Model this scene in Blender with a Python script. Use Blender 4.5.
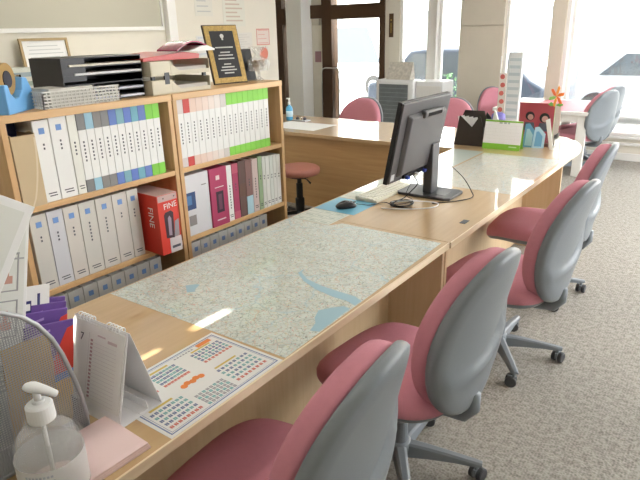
import bpy, math, random
from mathutils import Vector, Matrix, Euler
R = math.radians
random.seed(4)
for o in list(bpy.data.objects): bpy.data.objects.remove(o)
scn = bpy.context.scene
col = scn.collection

# ---------------------------------------------------------------- camera
YAW, PITCH, ROLL, FPX = 0.63265, 0.35024, -0.02543, 575.2
fw = Vector((-math.sin(YAW)*math.cos(PITCH), math.cos(YAW)*math.cos(PITCH), -math.sin(PITCH)))
rt = Vector((math.cos(YAW), math.sin(YAW), 0)); up = rt.cross(fw)
r2 = rt*math.cos(ROLL) + up*math.sin(ROLL); u2 = -rt*math.sin(ROLL) + up*math.cos(ROLL)
cam = bpy.data.objects.new('camera', bpy.data.cameras.new('camera')); col.objects.link(cam)
M3 = Matrix((r2, u2, -fw)).transposed()
cam.matrix_world = Matrix.Translation((0.9574, 0, 1.6297)) @ M3.to_4x4()
cam.data.sensor_width = 36; cam.data.lens = FPX*36/640; cam.data.clip_start = .05; cam.data.clip_end = 300
scn.camera = cam
# ---------------------------------------------------------------- world, sun, exposure
w = bpy.data.worlds.new('sky'); scn.world = w; w.use_nodes = True
bg = w.node_tree.nodes['Background']; bg.inputs[0].default_value = (.95, .97, 1, 1); bg.inputs[1].default_value = 13.0
sun = bpy.data.objects.new('sun', bpy.data.lights.new('sun', 'SUN')); col.objects.link(sun)
sun.data.energy = 20; sun.data.angle = R(.25); sun.data.color = (1, .95, .86)
sun.rotation_euler = (R(68), 0, R(0))
vs = scn.view_settings
vs.view_transform = 'Standard'; vs.look = 'None'; vs.gamma = 1; vs.use_curve_mapping = False
vs.exposure = -0.15

# ---------------------------------------------------------------- materials
MATS = {}
def mat(name, c, rough=.5, metal=0, coat=0, spec=.5, bump=0, bscale=200, noise=0, nscale=20, alpha=1, trans=0, emit=0, ior=1.45):
    if name in MATS: return MATS[name]
    m = bpy.data.materials.new(name); m.use_nodes = True; nt = m.node_tree; b = nt.nodes['Principled BSDF']
    c = tuple(c)+(1,)
    b.inputs['Base Color'].default_value = c; b.inputs['Roughness'].default_value = rough
    b.inputs['Metallic'].default_value = metal; b.inputs['Coat Weight'].default_value = coat
    b.inputs['Coat Roughness'].default_value = .04
    b.inputs['Specular IOR Level'].default_value = spec; b.inputs['IOR'].default_value = ior
    b.inputs['Alpha'].default_value = alpha; b.inputs['Transmission Weight'].default_value = trans
    if emit: b.inputs['Emission Color'].default_value = c; b.inputs['Emission Strength'].default_value = emit
    if noise or bump:
        tc = nt.nodes.new('ShaderNodeTexCoord')
        n = nt.nodes.new('ShaderNodeTexNoise'); n.inputs['Scale'].default_value = nscale; n.inputs['Detail'].default_value = 5
        nt.links.new(tc.outputs['Object'], n.inputs['Vector'])
        mx = nt.nodes.new('ShaderNodeMix'); mx.data_type = 'RGBA'
        mx.inputs['A'].default_value = tuple(min(1, x*(1-noise)) for x in c[:3])+(1,)
        mx.inputs['B'].default_value = tuple(min(1, x*(1+noise)) for x in c[:3])+(1,)
        nt.links.new(n.outputs['Fac'], mx.inputs['Factor']); nt.links.new(mx.outputs['Result'], b.inputs['Base Color'])
    if bump:
        n2 = nt.nodes.new('ShaderNodeTexNoise'); n2.inputs['Scale'].default_value = bscale; n2.inputs['Detail'].default_value = 3
        nt.links.new(tc.outputs['Object'], n2.inputs['Vector'])
        bp = nt.nodes.new('ShaderNodeBump'); bp.inputs['Strength'].default_value = bump; bp.inputs['Distance'].default_value = .003
        nt.links.new(n2.outputs['Fac'], bp.inputs['Height']); nt.links.new(bp.outputs['Normal'], b.inputs['Normal'])
    MATS[name] = m; return m
def wood(name, c1, c2, rough=.4, axis=1, coat=0):
    m = bpy.data.materials.new(name); m.use_nodes = True; nt = m.node_tree; b = nt.nodes['Principled BSDF']
    tc = nt.nodes.new('ShaderNodeTexCoord'); mp = nt.nodes.new('ShaderNodeMapping')
    s = [26, 26, 26]; s[axis] = 1.6; mp.inputs['Scale'].default_value = s
    n = nt.nodes.new('ShaderNodeTexNoise'); n.inputs['Scale'].default_value = 1.4; n.inputs['Detail'].default_value = 6; n.inputs['Distortion'].default_value = .6
    rp = nt.nodes.new('ShaderNodeValToRGB'); rp.color_ramp.elements[0].color = c1+(1,); rp.color_ramp.elements[1].color = c2+(1,)
    rp.color_ramp.elements[0].position = .36; rp.color_ramp.elements[1].position = .64
    L = nt.links.new
    L(tc.outputs['Object'], mp.inputs[0]); L(mp.outputs[0], n.inputs['Vector']); L(n.outputs['Fac'], rp.inputs[0]); L(rp.outputs[0], b.inputs['Base Color'])
    b.inputs['Roughness'].default_value = rough; b.inputs['Coat Weight'].default_value = coat; b.inputs['Coat Roughness'].default_value = .05
    MATS[name] = m; return m
def ramp_nodes(nt, fac, els):
    rp = nt.nodes.new('ShaderNodeValToRGB'); cr = rp.color_ramp
    while len(cr.elements) < len(els): cr.elements.new(.5)
    for e, (p, c) in zip(cr.elements, els): e.position = p; e.color = tuple(c)+(1,)
    nt.links.new(fac, rp.inputs[0]); return rp.outputs[0]
def map_paper(name, base, water, coatw=.8):
    m = bpy.data.materials.new(name); m.use_nodes = True; nt = m.node_tree; b = nt.nodes['Principled BSDF']; L = nt.links.new
    tc = nt.nodes.new('ShaderNodeTexCoord').outputs['Object']
    def noise(s, d=4):
        n = nt.nodes.new('ShaderNodeTexNoise'); n.inputs['Scale'].default_value = s; n.inputs['Detail'].default_value = d; L(tc, n.inputs['Vector']); return n.outputs['Fac']
    def vor(s):
        n = nt.nodes.new('ShaderNodeTexVoronoi'); n.feature = 'DISTANCE_TO_EDGE'; n.inputs['Scale'].default_value = s
        nn = nt.nodes.new('ShaderNodeTexNoise'); nn.inputs['Scale'].default_value = 9; L(tc, nn.inputs['Vector'])
        ad = nt.nodes.new('ShaderNodeVectorMath'); ad.operation = 'MULTIPLY_ADD'; ad.inputs[1].default_value = (.12, .12, 0); L(nn.outputs['Color'], ad.inputs[0]); L(tc, ad.inputs[2])
        L(ad.outputs[0], n.inputs['Vector']); return n.outputs['Distance']
    def mix(a, c, f):
        mx = nt.nodes.new('ShaderNodeMix'); mx.data_type = 'RGBA'; L(f, mx.inputs['Factor'])
        if isinstance(a, tuple): mx.inputs['A'].default_value = a+(1,)
        else: L(a, mx.inputs['A'])
        mx.inputs['B'].default_value = c+(1,); return mx.outputs['Result']
    W, K = (1,1,1), (0,0,0)
    c = mix(base, tuple(x*.9 for x in base), ramp_nodes(nt, noise(22), [(.45, K), (.6, W)]))
    c = mix(c, (.66, .66, .48), ramp_nodes(nt, noise(60), [(.58, K), (.66, W)]))
    c = mix(c, (.24, .30, .28), ramp_nodes(nt, noise(120, 2), [(.62, K), (.67, (.85,.85,.85))]))
    c = mix(c, (.70, .42, .36), ramp_nodes(nt, noise(110, 2), [(.63, K), (.68, W)]))
    c = mix(c, (.38, .44, .40), ramp_nodes(nt, vor(38), [(.0, (.7,.7,.7)), (.02, (.6,.6,.6)), (.06, K)]))
    c = mix(c, (.66, .47, .33), ramp_nodes(nt, vor(13), [(.0, (.8,.8,.8)), (.014, K)]))
    c = mix(c, water, ramp_nodes(nt, noise(4.6, 3), [(.68, K), (.71, W)]))
    c = mix(c, water, ramp_nodes(nt, vor(2.3), [(.0, (.5,.5,.5)), (.005, (.5,.5,.5)), (.01, K)]))
    L(c, b.inputs['Base Color']); b.inputs['Roughness'].default_value = .45; b.inputs['Coat Weight'].default_value = coatw; b.inputs['Coat Roughness'].default_value = .06
    MATS[name] = m; return m
def carpet_mat():
    m = bpy.data.materials.new('carpet'); m.use_nodes = True; nt = m.node_tree; b = nt.nodes['Principled BSDF']; L = nt.links.new
    tc = nt.nodes.new('ShaderNodeTexCoord').outputs['Object']
    v = nt.nodes.new('ShaderNodeTexVoronoi'); v.inputs['Scale'].default_value = 95; L(tc, v.inputs['Vector'])
    n = nt.nodes.new('ShaderNodeTexNoise'); n.inputs['Scale'].default_value = 38; n.inputs['Detail'].default_value = 6; L(tc, n.inputs['Vector'])
    wv = nt.nodes.new('ShaderNodeTexWave'); wv.inputs['Scale'].default_value = 26; wv.inputs['Distortion'].default_value = 3; wv.inputs['Detail'].default_value = 2; L(tc, wv.inputs['Vector'])
    a = nt.nodes.new('ShaderNodeMath'); a.operation = 'MULTIPLY_ADD'; a.inputs[1].default_value = .5; L(v.outputs['Distance'], a.inputs[0]); L(n.outputs['Fac'], a.inputs[2])
    a2 = nt.nodes.new('ShaderNodeMath'); a2.operation = 'MULTIPLY_ADD'; a2.inputs[1].default_value = .12; L(wv.outputs['Fac'], a2.inputs[0]); L(a.outputs[0], a2.inputs[2])
    L(ramp_nodes(nt, a2.outputs[0], [(.52, (.235, .218, .19)), (.98, (.41, .385, .345))]), b.inputs['Base Color'])
    bp = nt.nodes.new('ShaderNodeBump'); bp.inputs['Strength'].default_value = .6; bp.inputs['Distance'].default_value = .006
    L(a2.outputs[0], bp.inputs['Height']); L(bp.outputs['Normal'], b.inputs['Normal'])
    b.inputs['Roughness'].default_value = .95; b.inputs['Specular IOR Level'].default_value = .1
    return m
def clear_sheet(name, rough=.05):
    m = bpy.data.materials.new(name); m.use_nodes = True; nt = m.node_tree; L = nt.links.new
    for n in list(nt.nodes):
        if n.type != 'OUTPUT_MATERIAL': nt.nodes.remove(n)
    out = [n for n in nt.nodes if n.type == 'OUTPUT_MATERIAL'][0]
    t = nt.nodes.new('ShaderNodeBsdfTransparent'); t.inputs[0].default_value = (.97, .98, .97, 1)
    g = nt.nodes.new('ShaderNodeBsdfGlossy'); g.inputs['Roughness'].default_value = rough
    fr = nt.nodes.new('ShaderNodeFresnel'); fr.inputs[0].default_value = 1.5
    tc = nt.nodes.new('ShaderNodeTexCoord'); n = nt.nodes.new('ShaderNodeTexNoise'); n.inputs['Scale'].default_value = 7; n.inputs['Detail'].default_value = 2
    L(tc.outputs['Object'], n.inputs['Vector'])
    bp = nt.nodes.new('ShaderNodeBump'); bp.inputs['Strength'].default_value = .12; bp.inputs['Distance'].default_value = .02
    L(n.outputs['Fac'], bp.inputs['Height']); L(bp.outputs[0], g.inputs['Normal'])
    mx = nt.nodes.new('ShaderNodeMixShader'); L(fr.outputs[0], mx.inputs[0]); L(t.outputs[0], mx.inputs[1]); L(g.outputs[0], mx.inputs[2]); L(mx.outputs[0], out.inputs[0])
    MATS[name] = m; return m

BEECH = wood('beech', (.60, .37, .17), (.68, .44, .21), .42, 1)
BEECHV = wood('beech_upright', (.57, .35, .16), (.65, .42, .20), .42, 2)
DESKW = wood('desk_top_wood', (.555, .375, .19), (.60, .41, .215), .35, 1, 1.0)
DESKP = wood('desk_panel_wood', (.64, .47, .28), (.68, .51, .32), .45, 2)
EDGE = wood('desk_edge_wood', (.82, .69, .48), (.87, .74, .54), .4, 1)
DARKP = wood('return_panel_wood', (.50, .30, .13), (.56, .35, .16), .45, 0)
WALL = mat('wall_paint', (.62, .57, .47), .8, noise=.04, nscale=6)
WALLL = mat('wall_paint_pale', (.74, .70, .60), .75, noise=.03, nscale=5)
CEIL = mat('ceiling_paint', (.80, .79, .76), .9)
WHITE = mat('white_plastic', (.82, .83, .83), .35)
WPAINT = mat('white_paint', (.80, .79, .75), .5)
BROWNF = mat('brown_anodised', (.085, .045, .022), .35, metal=.3)
BLACK = mat('black_plastic', (.012, .012, .014), .35)
MONG = mat('monitor_back', (.085, .083, .085), .42, bump=.1, bscale=500)
DARKG = mat('dark_grey_plastic', (.06, .062, .068), .45)
SHELLG = mat('chair_grey_plastic', (.215, .24, .262), .38, bump=.08, bscale=900)
BASEG = mat('chair_base_grey', (.21, .235, .26), .4)
PINK = mat('pink_fabric', (.59, .24, .30), .85, bump=.25, bscale=900, noise=.05, nscale=60)
STOOLP = mat('salmon_vinyl', (.42, .17, .13), .5)
PAPER = mat('white_paper', (.82, .82, .80), .7)
INK = mat('dark_ink', (.08, .08, .10), .7)
BLUEI = mat('blue_ink', (.08, .19, .50), .7)
CHROME = mat('chrome', (.7, .7, .7), .15, metal=1)
SILVER = mat('silver_paint', (.48, .50, .52), .4, metal=.5)
CLEAR = clear_sheet('clear_vinyl')
GLASS = clear_sheet('window_glass', .01)
FILM = mat('thin_film', (.80,.82,.82), .15, alpha=.22, spec=.9)

# ---------------------------------------------------------------- mesh helpers
class MB:
    def __init__(s): s.v = []; s.f = []; s.m = []; s.k = 0
    def add(s, vs, fs):
        n = len(s.v); s.v += [tuple(v) for v in vs]
        for f in fs: s.f.append(tuple(i+n for i in f)); s.m.append(s.k)
        return s
    def mi(s, k): s.k = k; return s
    def box(s, x0, x1, y0, y1, z0, z1):
        return s.add([(x0,y0,z0),(x1,y0,z0),(x1,y1,z0),(x0,y1,z0),(x0,y0,z1),(x1,y0,z1),(x1,y1,z1),(x0,y1,z1)],
                     [(0,3,2,1),(4,5,6,7),(0,1,5,4),(1,2,6,5),(2,3,7,6),(3,0,4,7)])
    def prism(s, pts, a, b, axis='z'):
        n = len(pts)
        def P(p, h): return {'z': (p[0],p[1],h), 'y': (p[0],h,p[1]), 'x': (h,p[0],p[1])}[axis]
        vs = [P(p, a) for p in pts]+[P(p, b) for p in pts]
        fs = [tuple(range(n-1, -1, -1)), tuple(range(n, 2*n))]+[(i, (i+1) % n, (i+1) % n+n, i+n) for i in range(n)]
        return s.add(vs, fs)
    def lathe(s, prof, n=24, c=(0,0,0), axis='z'):
        vs = []; fs = []
        for r, h in prof:
            for i in range(n):
                a = 2*math.pi*i/n; x, y = r*math.cos(a), r*math.sin(a)
                p = {'z': (x,y,h), 'x': (h,x,y), 'y': (y,h,x)}[axis]
                vs.append((p[0]+c[0], p[1]+c[1], p[2]+c[2]))
        for k in range(len(prof)-1):
            for i in range(n): j = (i+1) % n; fs.append((k*n+i, k*n+j, (k+1)*n+j, (k+1)*n+i))
        if prof[0][0] > 1e-5: fs.append(tuple(range(n-1, -1, -1)))
        if prof[-1][0] > 1e-5: fs.append(tuple(range((len(prof)-1)*n, len(prof)*n)))
        return s.add(vs, fs)
    def tube(s, pts, r, n=8, closed=False):
        pts = [Vector(p) for p in pts]; N = len(pts); rings = []; prev = None
        rr = r if isinstance(r, (list, tuple)) else [r]*N
        for i, p in enumerate(pts):
            if closed: t = (pts[(i+1) % N]-pts[i-1])
            else: t = pts[min(i+1, N-1)]-pts[max(i-1, 0)]
            t.normalize()
            if prev is None: a = Vector((0,0,1)) if abs(t.z) < .9 else Vector((1,0,0)); u = t.cross(a).normalized()
            else: u = (prev-t*prev.dot(t)).normalized()
            prev = u; v = t.cross(u)
            rings.append([p+(u*math.cos(2*math.pi*k/n)+v*math.sin(2*math.pi*k/n))*rr[i] for k in range(n)])
        vs = [q for g in rings for q in g]; fs = []
        for i in range(N if closed else N-1):
            j = (i+1) % N
            for k in range(n): l = (k+1) % n; fs.append((i*n+k, i*n+l, j*n+l, j*n+k))
        if not closed: fs += [tuple(range(n-1, -1, -1)), tuple(range((N-1)*n, N*n))]
        return s.add(vs, fs)
    def rings(s, rg, cap0=True, cap1=True):
        n = len(rg[0]); vs = [p for g in rg for p in g]; fs = []
        for k in range(len(rg)-1):
            for i in range(n): j = (i+1) % n; fs.append((k*n+i, k*n+j, (k+1)*n+j, (k+1)*n+i))
        if cap0: fs.append(tuple(range(n-1, -1, -1)))
        if cap1: fs.append(tuple(range((len(rg)-1)*n, len(rg)*n)))
        return s.add(vs, fs)
    def quad(s, a, b, c, d): return s.add([a,b,c,d], [(0,1,2,3)])
    def xf(s, M): s.v = [tuple(M @ Vector(v)) for v in s.v]; return s
    def build(s, name, mats, parent=None, bev=0, smooth=False, seg=2):
        me = bpy.data.meshes.new(name); me.from_pydata(s.v, [], s.f)
        if not isinstance(mats, (list, tuple)): mats = [mats]
        for m in mats: me.materials.append(m)
        for p, k in zip(me.polygons, s.m): p.material_index = k; p.use_smooth = smooth
        import bmesh
        bm = bmesh.new(); bm.from_mesh(me); bmesh.ops.recalc_face_normals(bm, faces=bm.faces); bm.to_mesh(me); bm.free()
        me.update()
        o = bpy.data.objects.new(name, me); col.objects.link(o)
        if parent: o.parent = parent
        if bev:
            b = o.modifiers.new('bevel', 'BEVEL'); b.width = bev; b.segments = seg; b.limit_method = 'ANGLE'; b.angle_limit = R(40)
        return o
def tag(o, label, cat, group=None, kind=None):
    o['label'] = label; o['category'] = cat
    if group: o['group'] = group
    if kind: o['kind'] = kind
    return o
def thing(name, label, cat, loc=(0,0,0), rz=0, group=None, rot=None):
    o = bpy.data.objects.new(name, None); col.objects.link(o); o.location = loc
    o.rotation_euler = rot if rot else (0, 0, rz); o.empty_display_size = .05
    return tag(o, label, cat, group)
def struct(o): o['kind'] = 'structure'; return o
def dup(root, loc, rz, label=None):
    r = root.copy(); col.objects.link(r); r.location = loc; r.rotation_euler = (0, 0, rz)
    if label: r['label'] = label
    for ch in list(root.children):
        c = ch.copy(); col.objects.link(c); c.parent = r
        for g in ch.children: d = g.copy(); col.objects.link(d); d.parent = c
    return r
def text_obj(name, s, size, m, parent, M, ext=.0004):
    cu = bpy.data.curves.new(name, 'FONT'); cu.body = s; cu.size = size; cu.extrude = ext; cu.align_x = 'CENTER'; cu.align_y = 'CENTER'
    t = bpy.data.objects.new(name, cu); col.objects.link(t); bpy.context.view_layer.update()
    me = bpy.data.meshes.new_from_object(t.evaluated_get(bpy.context.evaluated_depsgraph_get()))
    bpy.data.objects.remove(t); me.transform(M); me.materials.clear(); me.materials.append(m)
    o = bpy.data.objects.new(name, me); col.objects.link(o)
    if parent: o.parent = parent
    return o

# ================================================================= SETTING
YW = 8.0
struct(MB().box(-6.1, 3.4, -2.6, YW+.2, -.1, 0).build('floor', carpet_mat()))
struct(MB().box(-6.1, 3.4, -2.6, YW+.2, 2.6, 2.7).build('ceiling', CEIL))
struct(MB().box(-4.12, -4.0, -2.6, 5.95, 0, 2.6).box(-6.1, -4.12, 5.83, 5.95, 0, 2.6).box(-6.1, -5.98, 5.95, YW, 0, 2.6).build('wall_left', WALLL))
SX0, SX1 = -.392, -.338  # slot added to the unseen back wall, shaped so sun draws the desk streak
struct(MB().box(-4.0, SX0, -2.6, -2.5, 0, 2.6).box(SX1, 3.4, -2.6, -2.5, 0, 2.6).box(SX0, SX1, -2.6, -2.5, 0, 2.075).box(SX0, SX1, -2.6, -2.5, 2.28, 2.6).box(SX0, SX0+.016, -2.6, -2.5, 2.075, 2.155).box(SX0, SX1, -2.6, -2.5, 2.155, 2.17).build('wall_back', WALLL))
# right wall with a long window
struct(MB().box(3.2, 3.32, -2.5, YW, 0, .85).box(3.2, 3.32, -2.5, YW, 2.35, 2.6).box(3.2, 3.32, -2.5, 3.0, .85, 2.35).box(3.2, 3.32, 7.4, YW, .85, 2.35).build('wall_right', WALLL))
struct(MB().box(3.2, 3.28, 3.0, 7.4, .85, .9).box(3.2, 3.28, 3.0, 7.4, 2.3, 2.35).box(3.2, 3.28, 5.36, 5.42, .9, 2.3).build('window_5', WPAINT))
# entrance wall, pieces between openings
yf, yb = YW, YW+.15
ew = MB()
ew.box(-6.0, -5.745, yf, yb, 0, 2.6)
ew.box(-5.50, -4.76, yf+.02, yb, 0, 2.6)
ew.box(-3.60, -3.355, yf, yb, 0, 2.6)
ew.box(-3.355, -2.387, yf, yb, 0, .50)
ew.box(-1.80, -1.17, yf, yb, 0, .62)
ew.box(-.96, 3.2, yf, yb, 0, .30)
ew.box(-6.0, 3.2, yf, yb, 2.42, 2.6)
struct(ew.build('wall_far', WALLL))
struct(MB().box(-2.39, -1.785, yf-.06, yf-.02, 0, 1.627).box(-2.39, -1.785, yf-.06, yf-.02, 1.635, 2.6).box(-2.39, -1.785, yf-.02, yb, 0, 2.6).build('wall_panel', WALL, bev=.004))
wp = bpy.data.objects['wall_panel']; wp.name = 'trim_1'
struct(MB().box(-2.88, -2.74, yf-.05, yb, 0, 2.6).box(-2.76, -2.735, yf-.07, yf-.05, .5, 2.6).build('trim_2', WPAINT, bev=.004))
struct(MB().box(-1.17, -1.00, yf-.12, yb, 0, 2.6).build('trim_3', WALL, bev=.006))
struct(MB().box(-1.00, -.955, yf-.10, yb, 0, 2.6).build('trim_4', WPAINT, bev=.004))
struct(MB().box(-5.28, -4.97, 7.73, YW+.01, 0, 2.6).build('wall_column', WPAINT, bev=.006))
bpy.data.objects['wall_column'].name = 'trim_5'
def window(n, x0, x1, z0, z1=2.42, fr=.035, m=WPAINT, rails=()):
    f = MB().box(x0, x0+fr, yf+.02, yf+.1, z0, z1).box(x1-fr, x1, yf+.02, yf+.1, z0, z1).box(x0+fr, x1-fr, yf+.02, yf+.1, z0, z0+fr).box(x0+fr, x1-fr, yf+.02, yf+.1, z1-fr, z1)
    for r in rails: f.box(r-.02, r+.02, yf+.03, yf+.09, z0+fr, z1-fr)
    o = struct(f.build('window_%d' % n, m))
    MB().box(x0+fr, x1-fr, yf+.055, yf+.061, z0+fr, z1-fr).build('pane', GLASS, o)
    MB().box(x0, x1, yf-.05, yf+.02, z0-.03, z0).build('sill', WPAINT, o)
    return o
window(1, -3.355, -2.885, .50)
window(2, -2.735, -2.392, .50)
window(3, -1.785, -1.172, .62)
window(4, -.954, 3.2, .30, rails=(1.1,))
struct(MB().box(-.95, 3.2, yf-.02, yf, 0, .09).build('baseboard_far', WPAINT))
struct(MB().box(-.95, 3.2, yf-.04, yf, .19, .22).build('trim_6', WPAINT))
# door: brown frame, transom, glass leaf, pull handle
d1 = struct(MB().box(-4.75, -4.56, yf-.03, yb, 0, 2.42).box(-3.69, -3.60, yf-.03, yb, 0, 2.42).box(-4.56, -3.69, yf-.03, yb, 1.78, 1.99).box(-4.97, -4.75, yf-.03, yb, 1.80, 2.0).build('door_1', BROWNF, bev=.004))
MB().box(-4.56, -3.69, yf+.05, yf+.058, .12, 1.78).build('door_glass', GLASS, d1)
MB().box(-4.56, -3.69, yf-.01, yb-.02, 0.01, .12).build('kick_rail', BROWNF, d1)
MB().box(-4.56, -3.69, yf+.05, yf+.058, 1.99, 2.42).build('transom_glass', GLASS, d1)
MB().tube([(-4.71,yf-.03,.26),(-4.71,yf-.10,.26),(-4.71,yf-.10,.98),(-4.69,yf-.10,1.03),(-4.64,yf-.10,1.05),(-4.42,yf-.10,1.05),(-4.39,yf-.10,1.03),(-4.38,yf-.10,.98),(-4.38,yf-.10,.26),(-4.42,yf-.10,.22),(-4.68,yf-.10,.22),(-4.71,yf-.1,.26)], .013).build('door_handle', CHROME, d1, smooth=True)
MB().box(-4.94, -4.80, yf-.03, yf+.02, 1.70, 1.80).build('door_closer', WALL, d1, bev=.006)
d2 = struct(MB().box(-5.745, -5.56, yf-.03, yb, 0, 2.42).box(-5.56, -5.5, yf-.03, yb, 1.72, 1.97).build('door_2', BROWNF))
MB().box(-5.56, -5.50, yf+.05, yf+.058, 0, 1.72).build('door_glass', GLASS, d2)
MB().box(-5.56, -5.50, yf+.05, yf+.058, 1.97, 2.42).build('transom_glass', GLASS, d2)
# ceiling lamps out of view, added to light the room
TUBE = mat('lamp_tube', (1, .96, .88), .3, emit=26)
def added_ceiling_lamp(x, y, label):
    t = thing('added_ceiling_light', label, 'light', (x, y, 2.6), 0, 'added fluorescent ceiling lights')
    MB().prism([(-.11,0),(.11,0),(.06,-.05),(-.06,-.05)], -.62, .62, 'y').build('housing', WHITE, t)
    for s in (-1, 1): MB().tube([(s*.035,-.58,-.067),(s*.035,.58,-.067)], .016, 10).build('tube', TUBE, t, smooth=True)
lampn = 0
for x in (-3.05, -.4, 2.0):
    for y in (.3, 3.32, 6.3):
        if x < -3 and y > 6 or x > 1.9 and y > 3: continue
        added_ceiling_lamp(x, y, 'added white twin tube ceiling light above the %s' % {(-3.05,.3):'left wall near the camera',(-3.05,3.32):'aisle behind the bookcases',(-.4,.3):'near end of the counter',(-.4,3.32):'middle of the counter',(-.4,6.3):'floor before the white table',(2.0,.3):'open carpet right of the camera'}[(x, y)])

# ================================================================= DESKS
ZT = .72
SLAB = .028
def desk_straight():
    t = thing('counter_desk', 'beech counter desk nearest the camera, with map and calendar sheet on top', 'desk', (0,0,0), 0, 'beech counter desks in a row')
    MB().box(-.85, -.006, .03, 2.288, ZT-SLAB, ZT).build('desk_top', DESKW, t)
    MB().box(-.006, 0, .03, 2.288, ZT-SLAB, ZT).build('edge_band', EDGE, t)
    for y in (.05, 2.262): MB().box(-.80, -.02, y, y+.022, 0, ZT-SLAB).build('side_panel', DESKP, t)
    MB().box(-.312, -.292, .072, 2.262, .04, ZT-SLAB).build('modesty_panel', DESKP, t)
    return t
desk_straight()
def desk_end():
    t = thing('counter_desk', 'beech counter desk with a rounded far end, carrying the monitor', 'desk', (0,0,0), 0, 'beech counter desks in a row')
    arc = [(0, 2.292)]+[(0, 4.3)]
    for k in range(1, 13):
        a = R(90*k/12); arc.append((-.42+.42*math.cos(a), 4.62+.62*math.sin(a)))
    out = [(-.85, 2.292)]+arc+[(-.85, 5.24)]
    MB().prism(out, ZT-SLAB, ZT).build('desk_top', DESKW, t)
    b = MB(); a2 = arc
    vs = []
    for i, (x, y) in enumerate(a2):
        p = Vector(a2[max(i-1, 0)]); q = Vector(a2[min(i+1, len(a2)-1)]); d = (q-p).normalized(); n = Vector((d.y, -d.x))
        vs.append(((x, y), (x+n.x*.006, y+n.y*.006)))
    for (i0, o0), (i1, o1) in zip(vs, vs[1:]):
        b.add([(i0[0],i0[1],ZT-SLAB),(o0[0],o0[1],ZT-SLAB),(o1[0],o1[1],ZT-SLAB),(i1[0],i1[1],ZT-SLAB),(i0[0],i0[1],ZT+.0005),(o0[0],o0[1],ZT+.0005),(o1[0],o1[1],ZT+.0005),(i1[0],i1[1],ZT+.0005)],
              [(0,3,2,1),(4,5,6,7),(0,1,5,4),(1,2,6,5),(2,3,7,6),(3,0,4,7)])
    b.build('edge_band', EDGE, t)
    MB().box(-.80, -.02, 2.296, 2.318, 0, ZT-SLAB).build('side_panel', DESKP, t)
    MB().box(-.80, -.03, 4.34, 4.362, 0, ZT-SLAB).build('side_panel', DESKP, t)
    MB().box(-.312, -.292, 2.318, 4.34, .04, ZT-SLAB).build('modesty_panel', DESKP, t)
    MB().box(-.075, -.045, 2.57, 2.63, ZT, ZT+.0015).build('cable_grommet', DARKG, t)
    return t
desk_end()
t = thing('return_desk', 'brown panelled return desk running left behind the bookcase, salmon stool in front', 'desk')
MB().box(-3.4, -.853, 4.30, 5.24, ZT-.032, ZT).build('desk_top', DESKW, t, bev=.002)
MB().box(-3.38, -.87, 4.34, 4.36, 0, ZT-.032).build('front_panel', DARKP, t)
MB().box(-3.38, -3.36, 4.36, 5.2, 0, ZT-.032).build('side_panel', DARKP, t)

# papers lying on the desks
MAP1 = map_paper('city_map', (.70, .76, .71), (.44, .63, .70))
MAP2 = map_paper('pale_map', (.66, .66, .58), (.55, .68, .72), 1)
def sheet(name, label, cat, pts, m, z0=ZT, th=.0006, grp=None):
    o = MB().prism(pts, z0, z0+th).build(name, m); return tag(o, label, cat, grp)
rect = lambda x0, x1, y0, y1: [(x0,y0),(x1,y0),(x1,y1),(x0,y1)]
sheet('street_map', 'large pale green and blue street map lying on the near counter desk', 'map', [(-.842,1.115),(-.008,1.128),(-.03,2.262),(-.56,2.262),(-.60,2.20),(-.842,2.20)], MAP1)
sm = bpy.data.objects['street_map']; RIV = mat('map_water', (.36,.58,.68), .45, coat=.8)
MB().prism([(-.37,1.70),(-.355,1.66),(-.30,1.622),(-.22,1.602),(-.14,1.594),(-.06,1.592),(-.018,1.572),(-.02,1.530),(-.07,1.545),(-.12,1.545),(-.213,1.562),(-.30,1.600),(-.365,1.65)], ZT+.0006, ZT+.0009).build('printed_river', RIV, sm)
MB().prism([(-.105,1.43),(-.08,1.47),(-.05,1.505),(-.022,1.50),(-.018,1.42),(-.015,1.31),(-.045,1.30),(-.06,1.35),(-.085,1.38)], ZT+.0006, ZT+.0009).build('printed_bay', RIV, sm)
MB().prism([(-.655,1.32),(-.63,1.35),(-.613,1.355),(-.60,1.32),(-.583,1.30),(-.603,1.28),(-.63,1.30)], ZT+.0006, ZT+.0009).build('printed_lake', RIV, sm)
gp = mat('chart_paper', (.70, .74, .66), .5, coat=.8)
CHL = mat('chart_lines', (.30, .38, .34), .6)
def chart(x0, x1, y0, y1, name, label, rows, cols):
    t = thing(name, label, 'chart', ((x0+x1)/2, (y0+y1)/2, ZT)); hx, hy = (x1-x0)/2, (y1-y0)/2
    MB().box(-hx, hx, -hy, hy, 0, .0006).build('paper', gp, t)
    b = MB()
    for i in range(rows+1):
        y = -hy*.92+2*hy*.92*i/rows; b.box(-hx*.9, hx*.9, y-.0012, y+.0012, .0006, .0008)
    for i in range(cols+1):
        x = -hx*.9+2*hx*.9*i/cols; b.box(x-.001, x+.001, -hy*.92, hy*.92, .0006, .0008)
    for i in range(rows):
        for k in range(cols):
            if random.random() < .75:
                y = -hy*.92+2*hy*.92*(i+.5)/rows; x = -hx*.9+2*hx*.9*(k+.5)/cols; w_ = hx*.9/cols*random.uniform(.4, .8)
                b.box(x-w_, x+w_, y-.004, y+.004, .0006, .0008)
    b.build('printed_table', CHL, t); return t
chart(-.842, -.605, 2.205, 2.40, 'printed_chart', 'pale printed table sheet between the street map and the blue mouse sheet', 5, 3)
chart(-.842, -.63, 2.66, 3.50, 'printed_chart', 'long pale printed chart along the desk edge beyond the mouse', 12, 3)
tag(MB().box(-.84, -.585, 2.405, 2.65, ZT, ZT+.001).build('blue_sheet', mat('blue_sheet', (.16, .47, .66), .4, coat=.6)), 'light blue sheet under the black mouse', 'sheet')
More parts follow.
